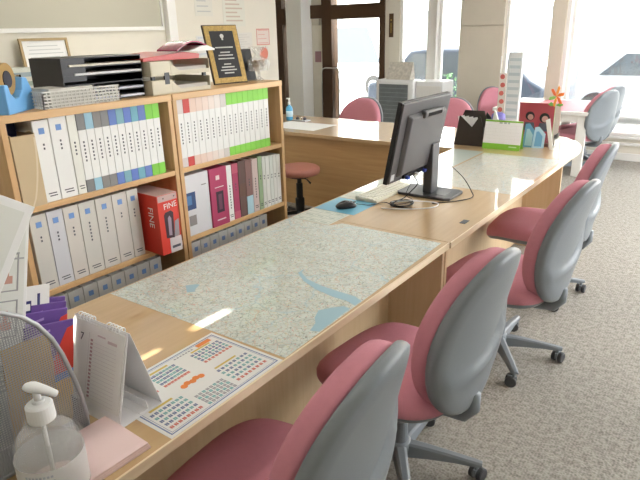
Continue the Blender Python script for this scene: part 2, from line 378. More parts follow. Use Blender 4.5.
sheet('street_map', 'pale map under clear cover on the far desk, just beyond the monitor stand', 'map', rect(-.58, -.02, 3.20, 4.25), MAP2)
sheet('street_map', 'pale greenish map on the far desk corner before the black leaflet box', 'map', rect(-1.15, -.60, 3.62, 4.30) if 0 else rect(-.84, -.60, 3.56, 4.28), mat('pale_green_paper', (.55, .63, .58), .4, coat=1))
# calendar sheet, A3, long side along y
t = thing('calendar_sheet', 'white year calendar sheet with blue border lying beside the street map', 'calendar', (-.155, .905, ZT))
CO = mat('coated_paper', (.80, .80, .78), .4, coat=.6); YEL = mat('mustard_print', (.62, .47, .12), .6); ORG = mat('orange_print', (.80, .25, .06), .6)
MB().box(-.1485, .1485, -.21, .21, 0, .0006).build('paper', CO, t)
b = MB(); BZ = (.0006, .0009); BB = mat('border_blue', (.19, .25, .42), .6)
for a, w_ in ((.010, .0035), (.017, .001)):
    x, y = .1485-a, .21-a
    b.box(-x, x, -y, -y+w_, *BZ).box(-x, x, y-w_, y, *BZ).box(-x, -x+w_, -y, y, *BZ).box(x-w_, x, -y, y, *BZ)
b.build('border', BB, t)
# text runs along +y (reading from the right side); u along y, v along -x
def cb(u0, u1, v0, v1): return (-v1, -v0, u0, u1)
cal_blocks = [(-.188,-.098,.028,.108),(-.078,.015,.028,.108),(.070,.186,.028,.100),(-.186,-.078,-.124,-.030),(.056,.182,-.118,-.022),(-.064,.042,-.128,-.064)]
for (u0,u1,v0,v1) in [(-.185,-.10,.112,.126),(-.075,.0,.112,.120),(.085,.16,.104,.111),(-.175,-.10,-.026,-.018),(.065,.15,-.018,-.011)]: MB().box(*cb(u0,u1,v0,v1), *BZ).build('month_heading', YEL, t)
PAL = [mat('print_navy', (.14,.18,.32), .6), mat('print_red', (.62,.16,.12), .6), mat('print_teal', (.18,.42,.42), .6), mat('print_grey', (.35,.35,.37), .6)]
for bi, (u0,u1,v0,v1) in enumerate(cal_blocks):
    nx, ny = (8, 5); b = MB()
    for i in range(nx):
        for k in range(ny):
            b.mi(1 if k == 0 and bi < 5 else (2 if (i+k) % 3 == 0 else (3 if bi == 5 else random.choice((0,0,2)))))
            u = u0+(u1-u0)*(i+.5)/nx; v = v0+(v1-v0)*(k+.5)/ny
            b.box(*cb(u-.0048, u-.0005, v-.0052, v+.0052), *BZ).box(*cb(u+.0006, u+.0046, v-.0052, v+.0052), *BZ)
    b.build('number_grid', PAL, t)
b = MB()
for i in range(7): b.box(*cb(.03+i*.011, .037+i*.011, .118, .124), *BZ)
b.build('heading_print', PAL[3], t)
b = MB()
for i in range(5): b.lathe([(.0105,.0006),(.0105,.0009)], 10, (.008-.005*(i % 2), -.045+.0155*i, 0))
b.build('orange_emblem', ORG, t)
MB().box(*cb(.12, .175, .113, .130), *BZ).build('orange_stamp', ORG, t)

# ================================================================= BOOKCASES
XB, ZB = -1.10, 1.378
def bookcase(y0, y1, label):
    t = thing('bookcase', label, 'bookcase', (XB-.15, (y0+y1)/2, 0), 0, 'beech bookcases full of binders')
    h = (y1-y0)/2
    MB().box(-.155, .153, -h, h, ZB-.028, ZB).build('top_board', BEECH, t, bev=.002)
    for s in (-1, 1): MB().box(-.15, .15, s*h-.011-s*.011, s*h+.011-s*.011, 0, ZB-.028).build('side_panel', BEECHV, t, bev=.0015)
    for z in (1.04, .70, .36, .06): MB().box(-.14, .148, -h+.022, h-.022, z-.022, z).build('shelf', BEECH, t, bev=.001)
    MB().box(-.15, -.14, -h+.022, h-.022, .038, ZB-.028).build('back_panel', BEECHV, t)
    return t
bookcase(.965, 1.722, 'left beech bookcase behind the counter, with the blue tape dispenser on top')
bookcase(1.728, 2.49, 'right beech bookcase behind the counter, with the gold framed plaque on top')

ORD = ['first','second','third','fourth','fifth','sixth','seventh','eighth','ninth','tenth','eleventh','twelfth','thirteenth','fourteenth','fifteenth','sixteenth']
cache = {}
def colour(c, rough=.5): return mat('cover_%d_%d_%d' % tuple(int(x*255) for x in c), c, rough)
GB = (.16, .30, .62)
def book(name, label, cat, grp, y0, z0, th, h, d, cover, band=None, square=None, marks=4, foot=True, dx=0, pages=True, lean=0):
    t = thing(name, label, cat, (XB-.012+dx, y0, z0), 0, grp, rot=(lean, 0, 0))
    c = colour(cover); g = .0008; w_ = th-g
    # wrap-round cover with a hollow back, pages inside
    k = .0022 if th < .03 else .003
    MB().box(-k, 0, g, w_, 0, h).box(-d, -k, g, g+k, 0, h).box(-d, -k, w_-k, w_, 0, h).build('cover', c, t, bev=.001, seg=1)
    MB().box(-d+.006, -k-.001, g+k, w_-k, .004, h-.005).build('pages', PAPER, t)
    yc = th/2
    if band:
        bc, bt, bb = band
        b = MB().box(-.02, .0006, g-.0003, w_+.0003, h-bt, h+.0003)
        if bt > 0: b.build('spine_band', colour(bc), t)
        if bb: MB().box(-.02, .0006, g-.0003, w_+.0003, .0001, bb).build('spine_foot_band', colour(bc), t)
    if square: s_ = min(th*.30, .011); MB().box(0, .0006, yc-s_, yc+s_, h-.05, h-.05+2*s_).build('spine_label', colour(square), t)
    if marks:
        b = MB(); z = h-(.085 if square else .105); hw = min(.0032, th*.17)
        for i in range(marks): b.box(0, .0005, yc-hw, yc+hw, z-.008, z); z -= .0145
        b.build('spine_text', INK, t)
        if foot: MB().box(0, .0005, yc-th*.27, yc+th*.27, .030, .034).box(0, .0005, yc-th*.2, yc+th*.3, .020, .024).build('foot_text', INK, t)
    return t
W1 = (.72, .72, .69); W2 = (.80, .80, .78); BEI = (.62, .58, .49); GRB = (.47, .47, .46)
# left bookcase, upper shelf
S1, S2, S3 = 1.04, .70, .36
row = 'on the upper shelf of the left bookcase'
t = thing('storage_box', 'navy box standing behind the tan magazine file on the upper shelf', 'box', (XB-.10, .992, S1))
MB().box(-.16, 0, 0, .075, 0, .305).build('box_body', colour((.03, .035, .12)), t, bev=.002)
MB().box(-.16, .001, -.001, .076, .255, .3055).build('lid', colour((.025, .03, .10)), t, bev=.002)
t = thing('magazine_file', 'tan cardboard magazine file with a curved cutaway, first on the upper shelf', 'magazine file', (XB, .992, S1))
prof = [(-.24, 0), (0, 0), (0, .265), (-.03, .27), (-.06, .262), (-.24, .262)]
TAN = mat('tan_card', (.56, .44, .28), .8, noise=.06, nscale=12)
MB().prism(prof, 0, .003, 'y').prism(prof, .086, .089, 'y').box(-.003, 0, .003, .086, 0, .262).box(-.24, -.237, .003, .086, 0, .262).box(-.237, -.003, .003, .086, 0, .003).build('file_body', TAN, t)
arcp = [(.004, z_) for z_ in (0,)]
a_ = MB()
pts = [(.0005, .02+.066*(1-math.cos(R(90*i/8)))*0+.012+.05*math.sin(R(90*i/8))**.8 if i else .03, .25*(i/8)) for i in range(9)]
a_.add([(p[0], p[1], p[2]) for p in pts]+[(p[0], p[1]+.007, p[2]) for p in pts], [(i, i+1, i+10, i+9) for i in range(8)])
a_.build('folded_edge', colour((.66, .56, .40)), t)
x_ = 1.083
specs = [('w', .066), ('w', .072), ('n', .040)]
book('ring_binder', 'wide white binder with blue square half hidden behind the tan magazine file', 'binder', 'white binders '+row, 1.084, S1, .062, .305, .24, W2, square=GB, marks=2)
book('ring_binder', 'widest white binder with blue square label on the upper shelf, right of the tan file', 'binder', 'white binders '+row, 1.148, S1, .070, .31, .24, W2, square=GB, marks=3)
book('book', 'plain cream white book without a coloured band, beside the wide white binder', 'book', None, 1.220, S1, .038, .312, .22, (.76, .76, .70), marks=4)
bcol = [((.20,.20,.20),'dark grey'),((.30,.50,.62),'light blue'),((.22,.21,.20),'dark grey'),((.22,.22,.22),'dark grey'),((.12,.20,.52),'blue'),((.20,.40,.48),'teal'),((.12,.20,.55),'blue'),((.16,.40,.50),'teal'),((.13,.20,.50),'blue'),((.22,.60,.06),'green'),((.22,.62,.06),'green')]
y = 1.259
for i, (c, nm) in enumerate(bcol):
    th = .0355 if i < 8 else .0375
    if i == 10: th = .036
    book('book', 'white book with %s spine bands, %s in the left bookcase\'s banded row' % (nm, ORD[i]), 'book', 'banded books '+row, y, S1, th, .308, .22, W2, band=(c, .062, .05), marks=6, foot=False)
    y += th+.0003
# middle shelf, left
y = 1.003
for i, th in enumerate((.068, .066, .066, .074, .078, .072, .058)):
    desc = ['first','second','third','fourth','fifth','sixth','seventh'][i]
    book('ring_binder', 'beige ring binder, %s from the left on the middle shelf of the left bookcase' % desc, 'binder', 'beige binders on the middle shelf', y, S2, th, .305, .26, (.60+.01*(i % 3), .58, .53) if i != 1 else (.60,.60,.63), square=GB, marks=[2,3,3,6,5,2,3][i])
    y += th+.001
t = thing('software_box', 'red box marked FINE standing proud at the right end of the middle shelf', 'box', (-1.018, 1.513, S2), R(-2))
RED = mat('red_card', (.66, .05, .03), .4); PKG = colour((.52,.36,.34))
MB().box(-.22, 0, 0, .110, 0, .272).build('carton', RED, t, bev=.002)
MB().box(-.218, -.002, .002, .108, .272, .2735).build('top_flap', PKG, t)
MB().box(0, .0008, .045, .109, .0, .07).mi(1).box(.0008, .0012, .055, .10, .02, .032).build('bottom_label', [colour((.62,.56,.56)), INK], t)
MB().box(0, .0007, .004, .106, .243, .271).mi(1).box(.0007, .0012, .03, .036, .254, .260).box(.0007, .0012, .088, .094, .254, .260).build('hanging_strip', [PKG, INK], t)
MB().prism([(.030,.075),(.072,.068),(.078,.185),(.066,.196),(.036,.192),(.028,.18)], 0, .0012, 'x').mi(1).prism([(.044,.085),(.060,.082),(.064,.16),(.056,.175),(.046,.165)], .0012, .0018, 'x').build('photo_panel', [colour((.05,.02,.03)), colour((.32,.25,.32))], t)
MB().prism([(.072,.07),(.10,.072),(.104,.15),(.082,.142)], 0, .001, 'x').build('device_picture', colour((.30,.28,.30)), t)
text_obj('lettering', 'FINE', .036, PAPER, t, Matrix.Translation((.0008, .066, .219)) @ Matrix(((0,0,1,0),(1,0,0,0),(0,1,0,0),(0,0,0,1))) @ Matrix.Rotation(R(4), 4, 'Z'))
text_obj('side_lettering', 'FINE', .048, PAPER, t, Matrix.Translation((-.055, -.0008, .17)) @ Matrix(((0,1,0,0),(0,0,-1,0),(-1,0,0,0),(0,0,0,1))))
# lower shelf, left
y = 1.03
for i in range(8):
    book('ring_binder', 'grey binder, %s from the left on the lower shelf of the left bookcase' % ORD[i], 'binder', 'grey binders on the lower shelf of the left bookcase', y, S3, .066, .30, .25, (.58,.57,.55), square=GB, marks=2)
    y += .0675
# right bookcase, upper shelf: seven pink topped, eight green banded
y = 1.754
for i in range(16):
    th = .0392; green = i >= 8; first = 0
    cc = (.24,.62,.07) if green else [(.66,.60,.58),(.58,.06,.05),(.74,.56,.47),(.74,.58,.50),(.76,.62,.55),(.76,.66,.60),(.76,.70,.66),(.62,.58,.55)][i]
    nm = 'green' if green else ('red' if i == 1 else 'pale pink')
    if i == 7: nm = 'grey pink'
    book('book', 'white book with %s bands, %s from left on the right bookcase\'s upper shelf' % (nm, ORD[i]), 'book', 'banded books in the right bookcase', y, S1, th, .308, .22, W2, band=(cc, .05+(.006 if green else .012), .044), marks=7, foot=False)
    y += th+.0003
# right bookcase, middle shelf
t = thing('software_box', 'white box with a dark blue picture, first on the middle shelf of the right bookcase', 'box', (XB-.01, 1.757, S2))
MB().box(-.19, 0, 0, .148, 0, .30).build('carton', colour((.66,.66,.68)), t, bev=.002)
MB().box(0, .001, .0, .055, .13, .215).mi(1).box(.001, .0014, .0, .03, .155, .20).build('picture', [colour((.03,.07,.18)), colour((.08,.20,.42))], t)
MB().box(0, .001, .005, .05, .05, .10).build('lower_picture', colour((.25,.23,.22)), t)
MB().box(0, .001, .1, .13, .235, .24).build('caption_print', colour((.25,.23,.22)), t)
t = thing('software_box', 'crimson box with a dark figure on its front on the middle shelf', 'box', (XB-.004, 1.908, S2))
CR = colour((.42, .045, .12))
MB().box(-.19, 0, 0, .118, 0, .30).build('carton', CR, t, bev=.002)
MB().box(0, .001, .035, .085, .07, .18).mi(1).box(.001, .0014, .048, .072, .085, .165).build('picture', [colour((.04,.015,.03)), colour((.14,.05,.09))], t)
MB().box(0, .001, .04, .065, .24, .262).box(0, .001, .03, .09, .03, .036).box(0, .001, .03, .09, .20, .204).build('lettering', colour((.75,.60,.62)), t)
book('book', 'narrow white book with dark spine lettering beside the crimson box', 'book', None, 2.030, S2, .040, .295, .2, W2, marks=9)
book('book', 'narrow crimson book right of the narrow white book', 'book', None, 2.072, S2, .044, .295, .2, (.40,.05,.12), marks=3, band=((.50,.10,.16), .05, .04))
book('book', 'brown topped book with a green foot on the middle shelf', 'book', None, 2.118, S2, .052, .30, .2, (.13,.07,.05), marks=1, band=((.12,.07,.06), .12, .11))
bk = bpy.data.objects.new
book('book', 'book with a brown top and pale blue foot on the middle shelf', 'book', None, 2.172, S2, .050, .298, .2, (.24,.13,.12), marks=3, band=((.42,.62,.70), .0, .10))
book('book', 'pale pink book before the row of white pamphlets', 'book', None, 2.224, S2, .046, .292, .2, (.60,.48,.46), marks=8)
y = 2.272
for i, (th, c, h_) in enumerate([(.034,(.30,.42,.25),.298),(.028,(.70,.72,.68),.292),(.034,(.78,.79,.76),.288),(.030,(.72,.75,.72),.286),(.028,(.78,.78,.76),.284),(.036,(.80,.80,.78),.280)]):
    book('pamphlet_file', ['green edged pamphlet file', 'white pamphlet file'][i > 0]+', %s of the pale files at the middle shelf\'s right end' % ORD[i], 'file', 'pale pamphlet files on the middle shelf', y, S2, th-.001, h_, .2, c, marks=2)
    y += th
y = 1.755
for i in range(9):
    book('ring_binder', 'grey binder, %s from the left on the lower shelf of the right bookcase' % ORD[i], 'binder', 'grey binders on the lower shelf of the right bookcase', y, S3, .062, .305, .25, (.55,.55,.54), square=(.14,.24,.50), marks=1)
    y += .0632

# ================================================================= ON THE BOOKCASES
# tape dispenser
t = thing('tape_dispenser', 'light blue tape dispenser with a brown tape roll on the left bookcase', 'tape dispenser', (-1.19, 1.08, ZB), R(36))
BL = mat('blue_plastic', (.16, .42, .78), .35)
pr = [(-.12,0),(.085,0),(.088,.03),(.07,.075),(.045,.115),(.015,.118),(-.002,.075),(-.03,.052),(-.06,.05),(-.085,.07),(-.095,.10),(-.12,.10)]
MB().prism([(p[0],p[1]) for p in pr], -.036, .036, 'x').build('dispenser_body', BL, t, bev=.004)
# prism along x uses (y,z)
MB().lathe([(.030,-.012),(.056,-.012),(.056,.012),(.030,.012),(.030,-.012)], 28, (0,-.045,.115), 'x').build('tape_roll', mat('brown_tape', (.42,.27,.10), .3), t, smooth=False)
MB().lathe([(.0,-.014),(.029,-.014),(.029,.014),(0,.014)], 20, (0,-.045,.115), 'x').build('roll_hub', colour((.03,.03,.05)), t)
MB().box(-.014, .014, .04, .052, .115, .124).build('cutter', CHROME, t)
# clear basket tray
CB = mat('basket_plastic', (.76, .75, .70), .4)
t = thing('plastic_basket', 'shallow whitish plastic basket with papers at the front of the left bookcase top', 'basket', (-1.20, 1.315, ZB), 0)
b = MB(); hx, hy, hz = .075, .165, .06
b.box(-hx, hx, -hy, hy, 0, .003)
for z_ in (.012, .024, .036, .048, .06): b.box(hx-.002, hx+.002, -hy, hy, z_-.0025, z_+.0025).box(-hx-.002, -hx+.002, -hy, hy, z_-.0025, z_+.0025).box(-hx, hx, -hy-.002, -hy+.002, z_-.0025, z_+.0025).box(-hx, hx, hy-.002, hy+.002, z_-.0025, z_+.0025)
for i in range(21):
    yy = -hy+2*hy*i/20; b.box(hx-.002, hx+.002, yy-.002, yy+.002, 0, hz).box(-hx-.002, -hx+.002, yy-.002, yy+.002, 0, hz)
for i in range(11):
    xx = -hx+2*hx*i/10; b.box(xx-.002, xx+.002, -hy-.002, -hy+.002, 0, hz).box(xx-.002, xx+.002, hy-.002, hy+.002, 0, hz)
b.build('basket', CB, t)
tag(MB().prism([(-.066,-.142),(.068,-.142),(.068,.04),(-.066,.10)], .0, .066).xf(Matrix.Translation((-1.20, 1.325, ZB+.0032))).build('paper_stack', mat('grey_papers', (.62,.60,.55), .7)), 'stack of greyish papers lying in the plastic basket', 'papers')
# black letter tray
t = thing('letter_tray', 'black multi tier letter tray with papers on the left bookcase', 'letter tray', (-1.19, 1.44, ZB), R(0))
TB = mat('tray_black', (.010,.010,.012), .4)
t.location = (-1.265, 1.45, ZB)
hy = .185
MB().box(-.12, -.116, -hy, hy, 0, .172).box(-.116, .10, -hy, -hy+.004, 0, .172).box(-.116, .10, hy-.004, hy, 0, .172).build('frame', TB, t)
for i in range(6): MB().box(-.116, .105, -hy+.004, hy-.004, .004+i*.033, .008+i*.033).build('tier', TB, t)
for i, c in ((0,(.62,.64,.72)),(1,(.60,.62,.70)),(3,(.62,.62,.62)),(4,(.60,.56,.46))):
    MB().box(-.10, .109, -hy+.03+.02*(i % 2), hy-.008, .0082+i*.033, .018+i*.033-.002).build('paper', colour(c), t)
MB().box(.100, .104, -hy, -hy+.10, .085, .172).build('front_plate', TB, t)
# beige stacking trays with red folder
t = thing('letter_tray', 'beige two tier letter tray at the joint of the two bookcases', 'letter tray', (-1.25, 1.82, ZB))
BT = mat('beige_plastic', (.60,.55,.42), .45)
for z_ in (0, .078):
    hy, hx, r_ = .172, .125, .05
    b = MB().box(-hx, hx, -hy, hy, z_, z_+.005).box(-hx, -hx+.004, -hy, hy, z_+.005, z_+.062)
    b.box(-hx, hx, -hy, -hy+.004, z_+.005, z_+.062).box(-hx, hx, hy-.004, hy, z_+.005, z_+.062)
    b.box(hx-.004, hx, -hy+.004, -hy+.11, z_+.005, z_+.062).prism([(-hy+.11, z_+.005), (hy-.004, z_+.005), (hy-.004, z_+.018), (-hy+.16, z_+.018), (-hy+.13, z_+.04), (-hy+.11, z_+.062)], hx-.004, hx, 'x')
    b.build('tray', BT, t, bev=.0015)
    MB().box(-hx+.01, hx-.012, -hy+.01, hy-.01, z_+.0052, z_+.032).build('papers', mat('tray_papers', (.52,.49,.44), .7), t)
for s in (-1, 1): MB().box(.10, .112, s*.150-.008, s*.150+.008, .062, .078).build('tier_post', BLACK, t)
MB().box(.118, .127, -.10, -.075, .042, .092).build('clip', BLACK, t)
o = MB().prism([(-.17,0),(.15,0),(.155,.02),(.06,.032),(-.17,.014)], -.20, .075, 'x')
o = o.xf(Matrix.Translation((-1.22, 1.80, ZB+.1415))).build('red_folder', mat('red_folder', (.60,.11,.10), .4), bev=.002); tag(o, 'red folder lying flat on top of the beige letter tray', 'folder')
t = thing('magazine', 'crimson and white glossy magazine curling over the red folder', 'magazine', (-1.165, 1.885, ZB+.176))
b = MB(); n = 12
for k, (x0_, x1_) in enumerate(((-.06, .075),)):
    top = [(-.11+.22*i/n, .008+.036*math.sin(math.pi*min(1, i/n*1.05))) for i in range(n+1)]
    b.prism(top+[(p[0], p[1]-.006-.0) for p in reversed(top)], x0_, x1_, 'x')
b.build('cover', mat('magazine_crimson', (.34,.02,.07), .25), t)
MB().prism([(-.04,-.0005),(.112,-.0005),(.115,.006),(.07,.022),(.03,.020)], -.055, .0775, 'x').build('pages', PAPER, t)
# plaques on easels
def plaque(nm, label, loc, rz, w_, h_, tilt, frame, fr, inner):
    t = thing(nm, label, 'plaque', loc, 0); t.rotation_euler = (0, 0, rz)
    M = Matrix.Rotation(-tilt, 4, 'Y')
    MB().box(-.008, 0, -w_/2, w_/2, 0, h_).xf(M).build('backing_board', colour((.05,.035,.025)), t, bev=.002)
    if frame:
        b = MB().box(0, .004, -w_/2+.006, w_/2-.006, .006, fr).box(0, .004, -w_/2+.006, w_/2-.006, h_-fr, h_-.006).box(0, .004, -w_/2+.006, -w_/2+fr, fr, h_-fr).box(0, .004, w_/2-fr, w_/2-.006, fr, h_-fr)
        b.xf(M).build('gold_border', frame, t)
    MB().box(0, .003, -w_/2+fr, w_/2-fr, fr, h_-fr).xf(M).build('black_plate', BLACK if frame else colour((.01,.01,.01)), t)
    MB().prism([(-.04, .0), (-.11, .0), (-h_*.6*math.sin(tilt)-.012, h_*.6), (-h_*.6*math.sin(tilt)-.009, h_*.56)], -.01, .01, 'y').xf(Matrix.Identity(4)).build('easel_foot', colour((.03,.025,.02)), t)
    return t, M
GOLD = mat('gold_speckle', (.42,.28,.09), .35, metal=.35, noise=.6, nscale=90)
t, M = plaque('award_plaque', 'black plaque with speckled gold border and engraved lines on the right bookcase', (-1.225, 2.235, ZB), R(-14), .205, .30, R(16), GOLD, .032, 1)
b = MB()
for i, (z_, hw) in enumerate(((.185,.055),(.16,.03),(.145,.045),(.128,.05),(.10,.022),(.085,.04),(.07,.05),(.055,.03))): b.box(.003, .0036, -hw*.95, hw*.95, z_-.003, z_+.003)
b.xf(M).build('engraved_lines', colour((.50,.50,.47)), t)
MB().lathe([(.0,.0),(.011,.0),(.011,.0008),(0,.0008)], 12, (.003,0,.242), 'x').box(.003,.0038,-.004,.004,.222,.234).xf(M).build('engraved_crest', colour((.55,.55,.52)), t)
plaque('award_plaque', 'smaller plain black plaque standing right of the gold bordered one', (-1.255, 2.395, ZB), R(-8), .125, .17, R(14), None, .006, 0)
# glass vase of potpourri with cellophane
t = thing('gift_basket', 'small brown filled glass vase wrapped in clear film, at the right end of the bookcase', 'vase', (-1.215, 2.435, ZB))
t.location = (-1.215, 2.44, ZB)
t.rotation_euler = (0,0,0)
MB().lathe([(.0,0),(.028,0),(.02,.012),(.008,.02),(.008,.045),(.03,.055),(.048,.085),(.05,.10),(.047,.10),(.045,.085),(.028,.06),(0,.052)], 24).build('goblet', FILM, t, smooth=True)
b = MB(); random.seed(3)
for i in range(26):
    a = random.random()*6.28; rr = .032*math.sqrt(random.random()); b.lathe([(0,-.009),(.007,-.004),(.009,.002),(.005,.008),(0,.01)], 7, (rr*math.cos(a), rr*math.sin(a), .078+random.random()*.022))
b.build('contents', mat('brown_contents', (.26,.14,.06), .6, noise=.4, nscale=40), t)
b = MB(); rg = []
for k, (r_, z_) in enumerate(((.045,.05),(.058,.08),(.052,.105),(.022,.125),(.012,.135),(.03,.16),(.045,.175))):
    rg.append([(r_*(1+.16*math.sin(7*a+k))*math.cos(a), r_*(1+.16*math.sin(7*a+k))*math.sin(a), z_) for a in [2*math.pi*i/40 for i in range(40)]])
b.rings(rg, False, False).build('clear_wrap', FILM, t)

# ================================================================= OFFICE CHAIRS
# local frame: the sitter faces -x, the backrest is on +x
def supercirc(n, hx, hy, ex=2.7, taper=0.0):
    out = []
    for i in range(n):
        a = 2*math.pi*i/n; c, s = math.cos(a), math.sin(a)
        x = math.copysign(abs(c)**(2/ex), c)*hx; y = math.copysign(abs(s)**(2/ex), s)*hy
        out.append((x, y))
    return out
def back_x(y, z):
    t = (z-.46)
    return .258+.07*t+.18*t*t-.65*y*y-.012*math.sin(min(1, max(0, t/.5))*math.pi)
def make_chair(label, group, dark=False):
    t = thing('office_chair', label, 'chair', (0,0,0), 0, group)
    n = 48
    # seat cushion with soft rim and falling front edge
    out = supercirc(n, .262, .258, 2.9)
    def drop(x, y): return -.035*max(0, (-x-.12)/.125)**2 + .010*(y/.24)**2
    rg = []
    for s, z in ((.93,.402),(.985,.408),(1.0,.425),(.998,.446),(.97,.463),(.91,.476),(.77,.483),(.5,.483),(.25,.481),(.04,.480)):
        rg.append([(x*s*1.05-.025, y*s, z+drop(x*s, y*s)) for x, y in out])
    MB().rings(rg).build('seat', PINK, t, smooth=True)
    rg = []
    for s, z in ((.55,.362),(.75,.368),(.93,.385),(.975,.402),(.965,.408),(.8,.409)):
        rg.append([(x*s*1.05-.025, y*s, z+drop(x*s, y*s)) for x, y in out])
    MB().rings(rg).build('seat_pan', SHELLG, t, smooth=True)
    # backrest outline in (y, z)
    zc, hz, hy = .695, .285, .228
    o2 = []
    for (a, b) in supercirc(n, hy, hz, 2.5):
        k = b/hz; wf = 1-.17*max(0, k)**1.3-.06*max(0, -k)**2
        o2.append((a*wf, b))
    def ring(s, dx, f=None):
        g = []
        for a, b in o2:
            y, z = a*s, zc+b*s; x = back_x(y, z)+dx
            if f: x += f(y, z, s)
            g.append((x, y, z))
        return g
    MB().rings([ring(.90, .002), ring(.985, 0), ring(1.0, -.016), ring(.997, -.038), ring(.975, -.058), ring(.925, -.070), ring(.8, -.076), ring(.5, -.077), ring(.2, -.077), ring(.03, -.077)]).build('backrest_pad', PINK, t, smooth=True)
    def bulge(y, z, s):
        zl = zc-.075+1.3*y*y+.25*y
        k = max(0, min(1, (zl-z)/.045)); k = k*k*(3-2*k)
        d = max(0, min(1, (z-(zc-.23))/.16)); d = d*d*(3-2*d)
        e = max(0, min(1, (1.0-s)/.10))
        return .026*k*d*e*(1-(abs(y)/.28)**2)
    ss = [.90, .985, 1.03, 1.04, 1.035, 1.015, .975, .93, .88]+[.84-.04*i for i in range(21)]
    dxs = [.003, .001, .003, .012, .024, .034, .038, .041, .043]+[.044]*21
    MB().rings([ring(s, d, bulge) for s, d in zip(ss, dxs)]).build('back_shell', SHELLG, t, smooth=True)
    # back bar and mechanism
    MB().tube([(.03,0,.352),(.18,0,.348),(.26,0,.362),(.292,0,.40),(.297,0,.46)], [.026,.028,.03,.026,.02], 10).build('back_bar', BASEG, t, smooth=True)
    MB().box(-.09, .10, -.075, .075, .33, .366).build('tilt_mechanism', DARKG, t, bev=.008)
    MB().tube([(0,-.07,.345),(-.01,-.16,.345),(-.015,-.215,.352)], [.006,.006,.008], 8).build('lever', BASEG, t, smooth=True)
    # gas column
    MB().lathe([(.030,.10),(.034,.115),(.034,.215),(.030,.222),(.022,.225),(.022,.335)], 20).build('gas_column', BASEG, t, smooth=False)
    # five star base
    MB().lathe([(.035,.062),(.048,.07),(.05,.11),(.042,.122),(.03,.125)], 24).build('hub', BASEG, t, smooth=True)
    for k in range(5):
        a = R(72*k+22)
        leg = MB()
        rgs = []
        for d, w_, z0, z1 in ((.035,.030,.062,.118),(.12,.026,.070,.112),(.22,.022,.074,.100),(.295,.020,.072,.090),(.318,.016,.074,.086)):
            rgs.append([(d, -w_, z0), (d, w_, z0), (d, w_*.8, z1-.006), (d, w_*.45, z1), (d, -w_*.45, z1), (d, -w_*.8, z1-.006)])
        leg.rings(rgs).xf(Matrix.Rotation(a, 4, 'Z'))
        lg = leg.build('leg', BASEG, t, bev=.002, smooth=False)
        Mx = Matrix.Rotation(a, 4, 'Z') @ Matrix.Translation((.297, 0, 0)) @ Matrix.Rotation(R(60+47*k), 4, 'Z')
        c = MB()
        for s in (-1, 1): c.lathe([(.0,s*.006),(.024,s*.006),(.027,s*.010),(.027,s*.024),(.023,s*.027),(.010,s*.0275),(0,s*.0275)], 20, (0.012,0,.0272), 'y')
        c.xf(Mx).build('caster', DARKG, lg, smooth=False)
        MB().tube([(0,0,.030),(0,0,.076)], .008, 8).box(-.014, .03, -.0055, .0055, .02, .052).xf(Mx).build('caster_fork', BASEG, lg)
    return t
G1 = 'pink and grey office chairs along the counter'
chA = make_chair('pink and grey office chair nearest the camera, cut off by the bottom edge', G1)
chA.location = (.09, .90, 0)
CH = [(.10, 1.66, -5, 'second pink office chair from the camera, fully seen by the street map'),
      (.13, 2.68, -5, 'pink office chair pushed in beneath the far counter, third from the camera'),
      (.05, 3.56, 4, 'fourth pink office chair along the counter, by its rounded end'),
      (-.54, 7.12, -24, 'pink office chair at the right side of the white table'),
      (-.56, 7.60, -22, 'furthest right pink office chair, behind another at the white table')]
chairs = [chA]+[dup(chA, (x, y, 0), R(a), l) for x, y, a, l in CH]
for c_ in chairs[4:]:          # the star base swivels apart from the seat
    c_.scale = (1, 1, .96)
    for ch in c_.children:
        if ch.name.startswith('leg'): ch.rotation_euler = (0, 0, R(22))
chA.rotation_euler[2] = R(4)
G2 = 'pink chairs'
fc = dup(chA, (-2.72, 5.62, 0), R(84), 'pink chair behind the brown return desk, before the glass door'); fc.scale = (1, 1.30, .88)
fc = dup(chA, (-1.72, 6.02, 0), R(97), 'pink chair behind the monitor, before the beige wall panel'); fc.scale = (1, 1.25, .88)
fc = dup(chA, (-1.52, 7.25, 0), R(130), 'small far pink chair beside the wall panel and the brochure rack'); fc.scale = (.9, .9, .9)

# round stool
t = thing('round_stool', 'round salmon vinyl stool on a black stem before the brown desk panel', 'stool', (-2.16, 3.96, 0))
MB().lathe([(.0,.425),(.17,.425),(.185,.435),(.19,.455),(.187,.478),(.17,.492),(.12,.498),(0,.50)], 32).build('seat', STOOLP, t, smooth=True)
MB().lathe([(.0,.40),(.10,.40),(.11,.425),(0,.4251)], 20).build('seat_plate', BLACK, t)
MB().lathe([(.04,.06),(.042,.20),(.03,.21),(.03,.34),(.02,.345),(.02,.40)], 16).build('stem', BLACK, t)
MB().tube([(.03,0,.40),(.12,-.04,.395),(.17,-.06,.375)], [.005,.005,.009], 8).build('lever', BLACK, t)
for k in range(5):
    a = R(72*k+10); lg = MB().rings([[(.03,-.02,.055),(.03,.02,.055),(.03,.015,.09),(.03,-.015,.09)],[(.24,-.014,.05),(.24,.014,.05),(.24,.01,.066),(.24,-.01,.066)]]).xf(Matrix.Rotation(a, 4, 'Z')).build('leg', BLACK, t)
    MB().lathe([(0,-.02),(.024,-.02),(.024,.02),(0,.02)], 14, (.232,0,.0245), 'y').xf(Matrix.Rotation(a, 4, 'Z')).build('caster', DARKG, lg)

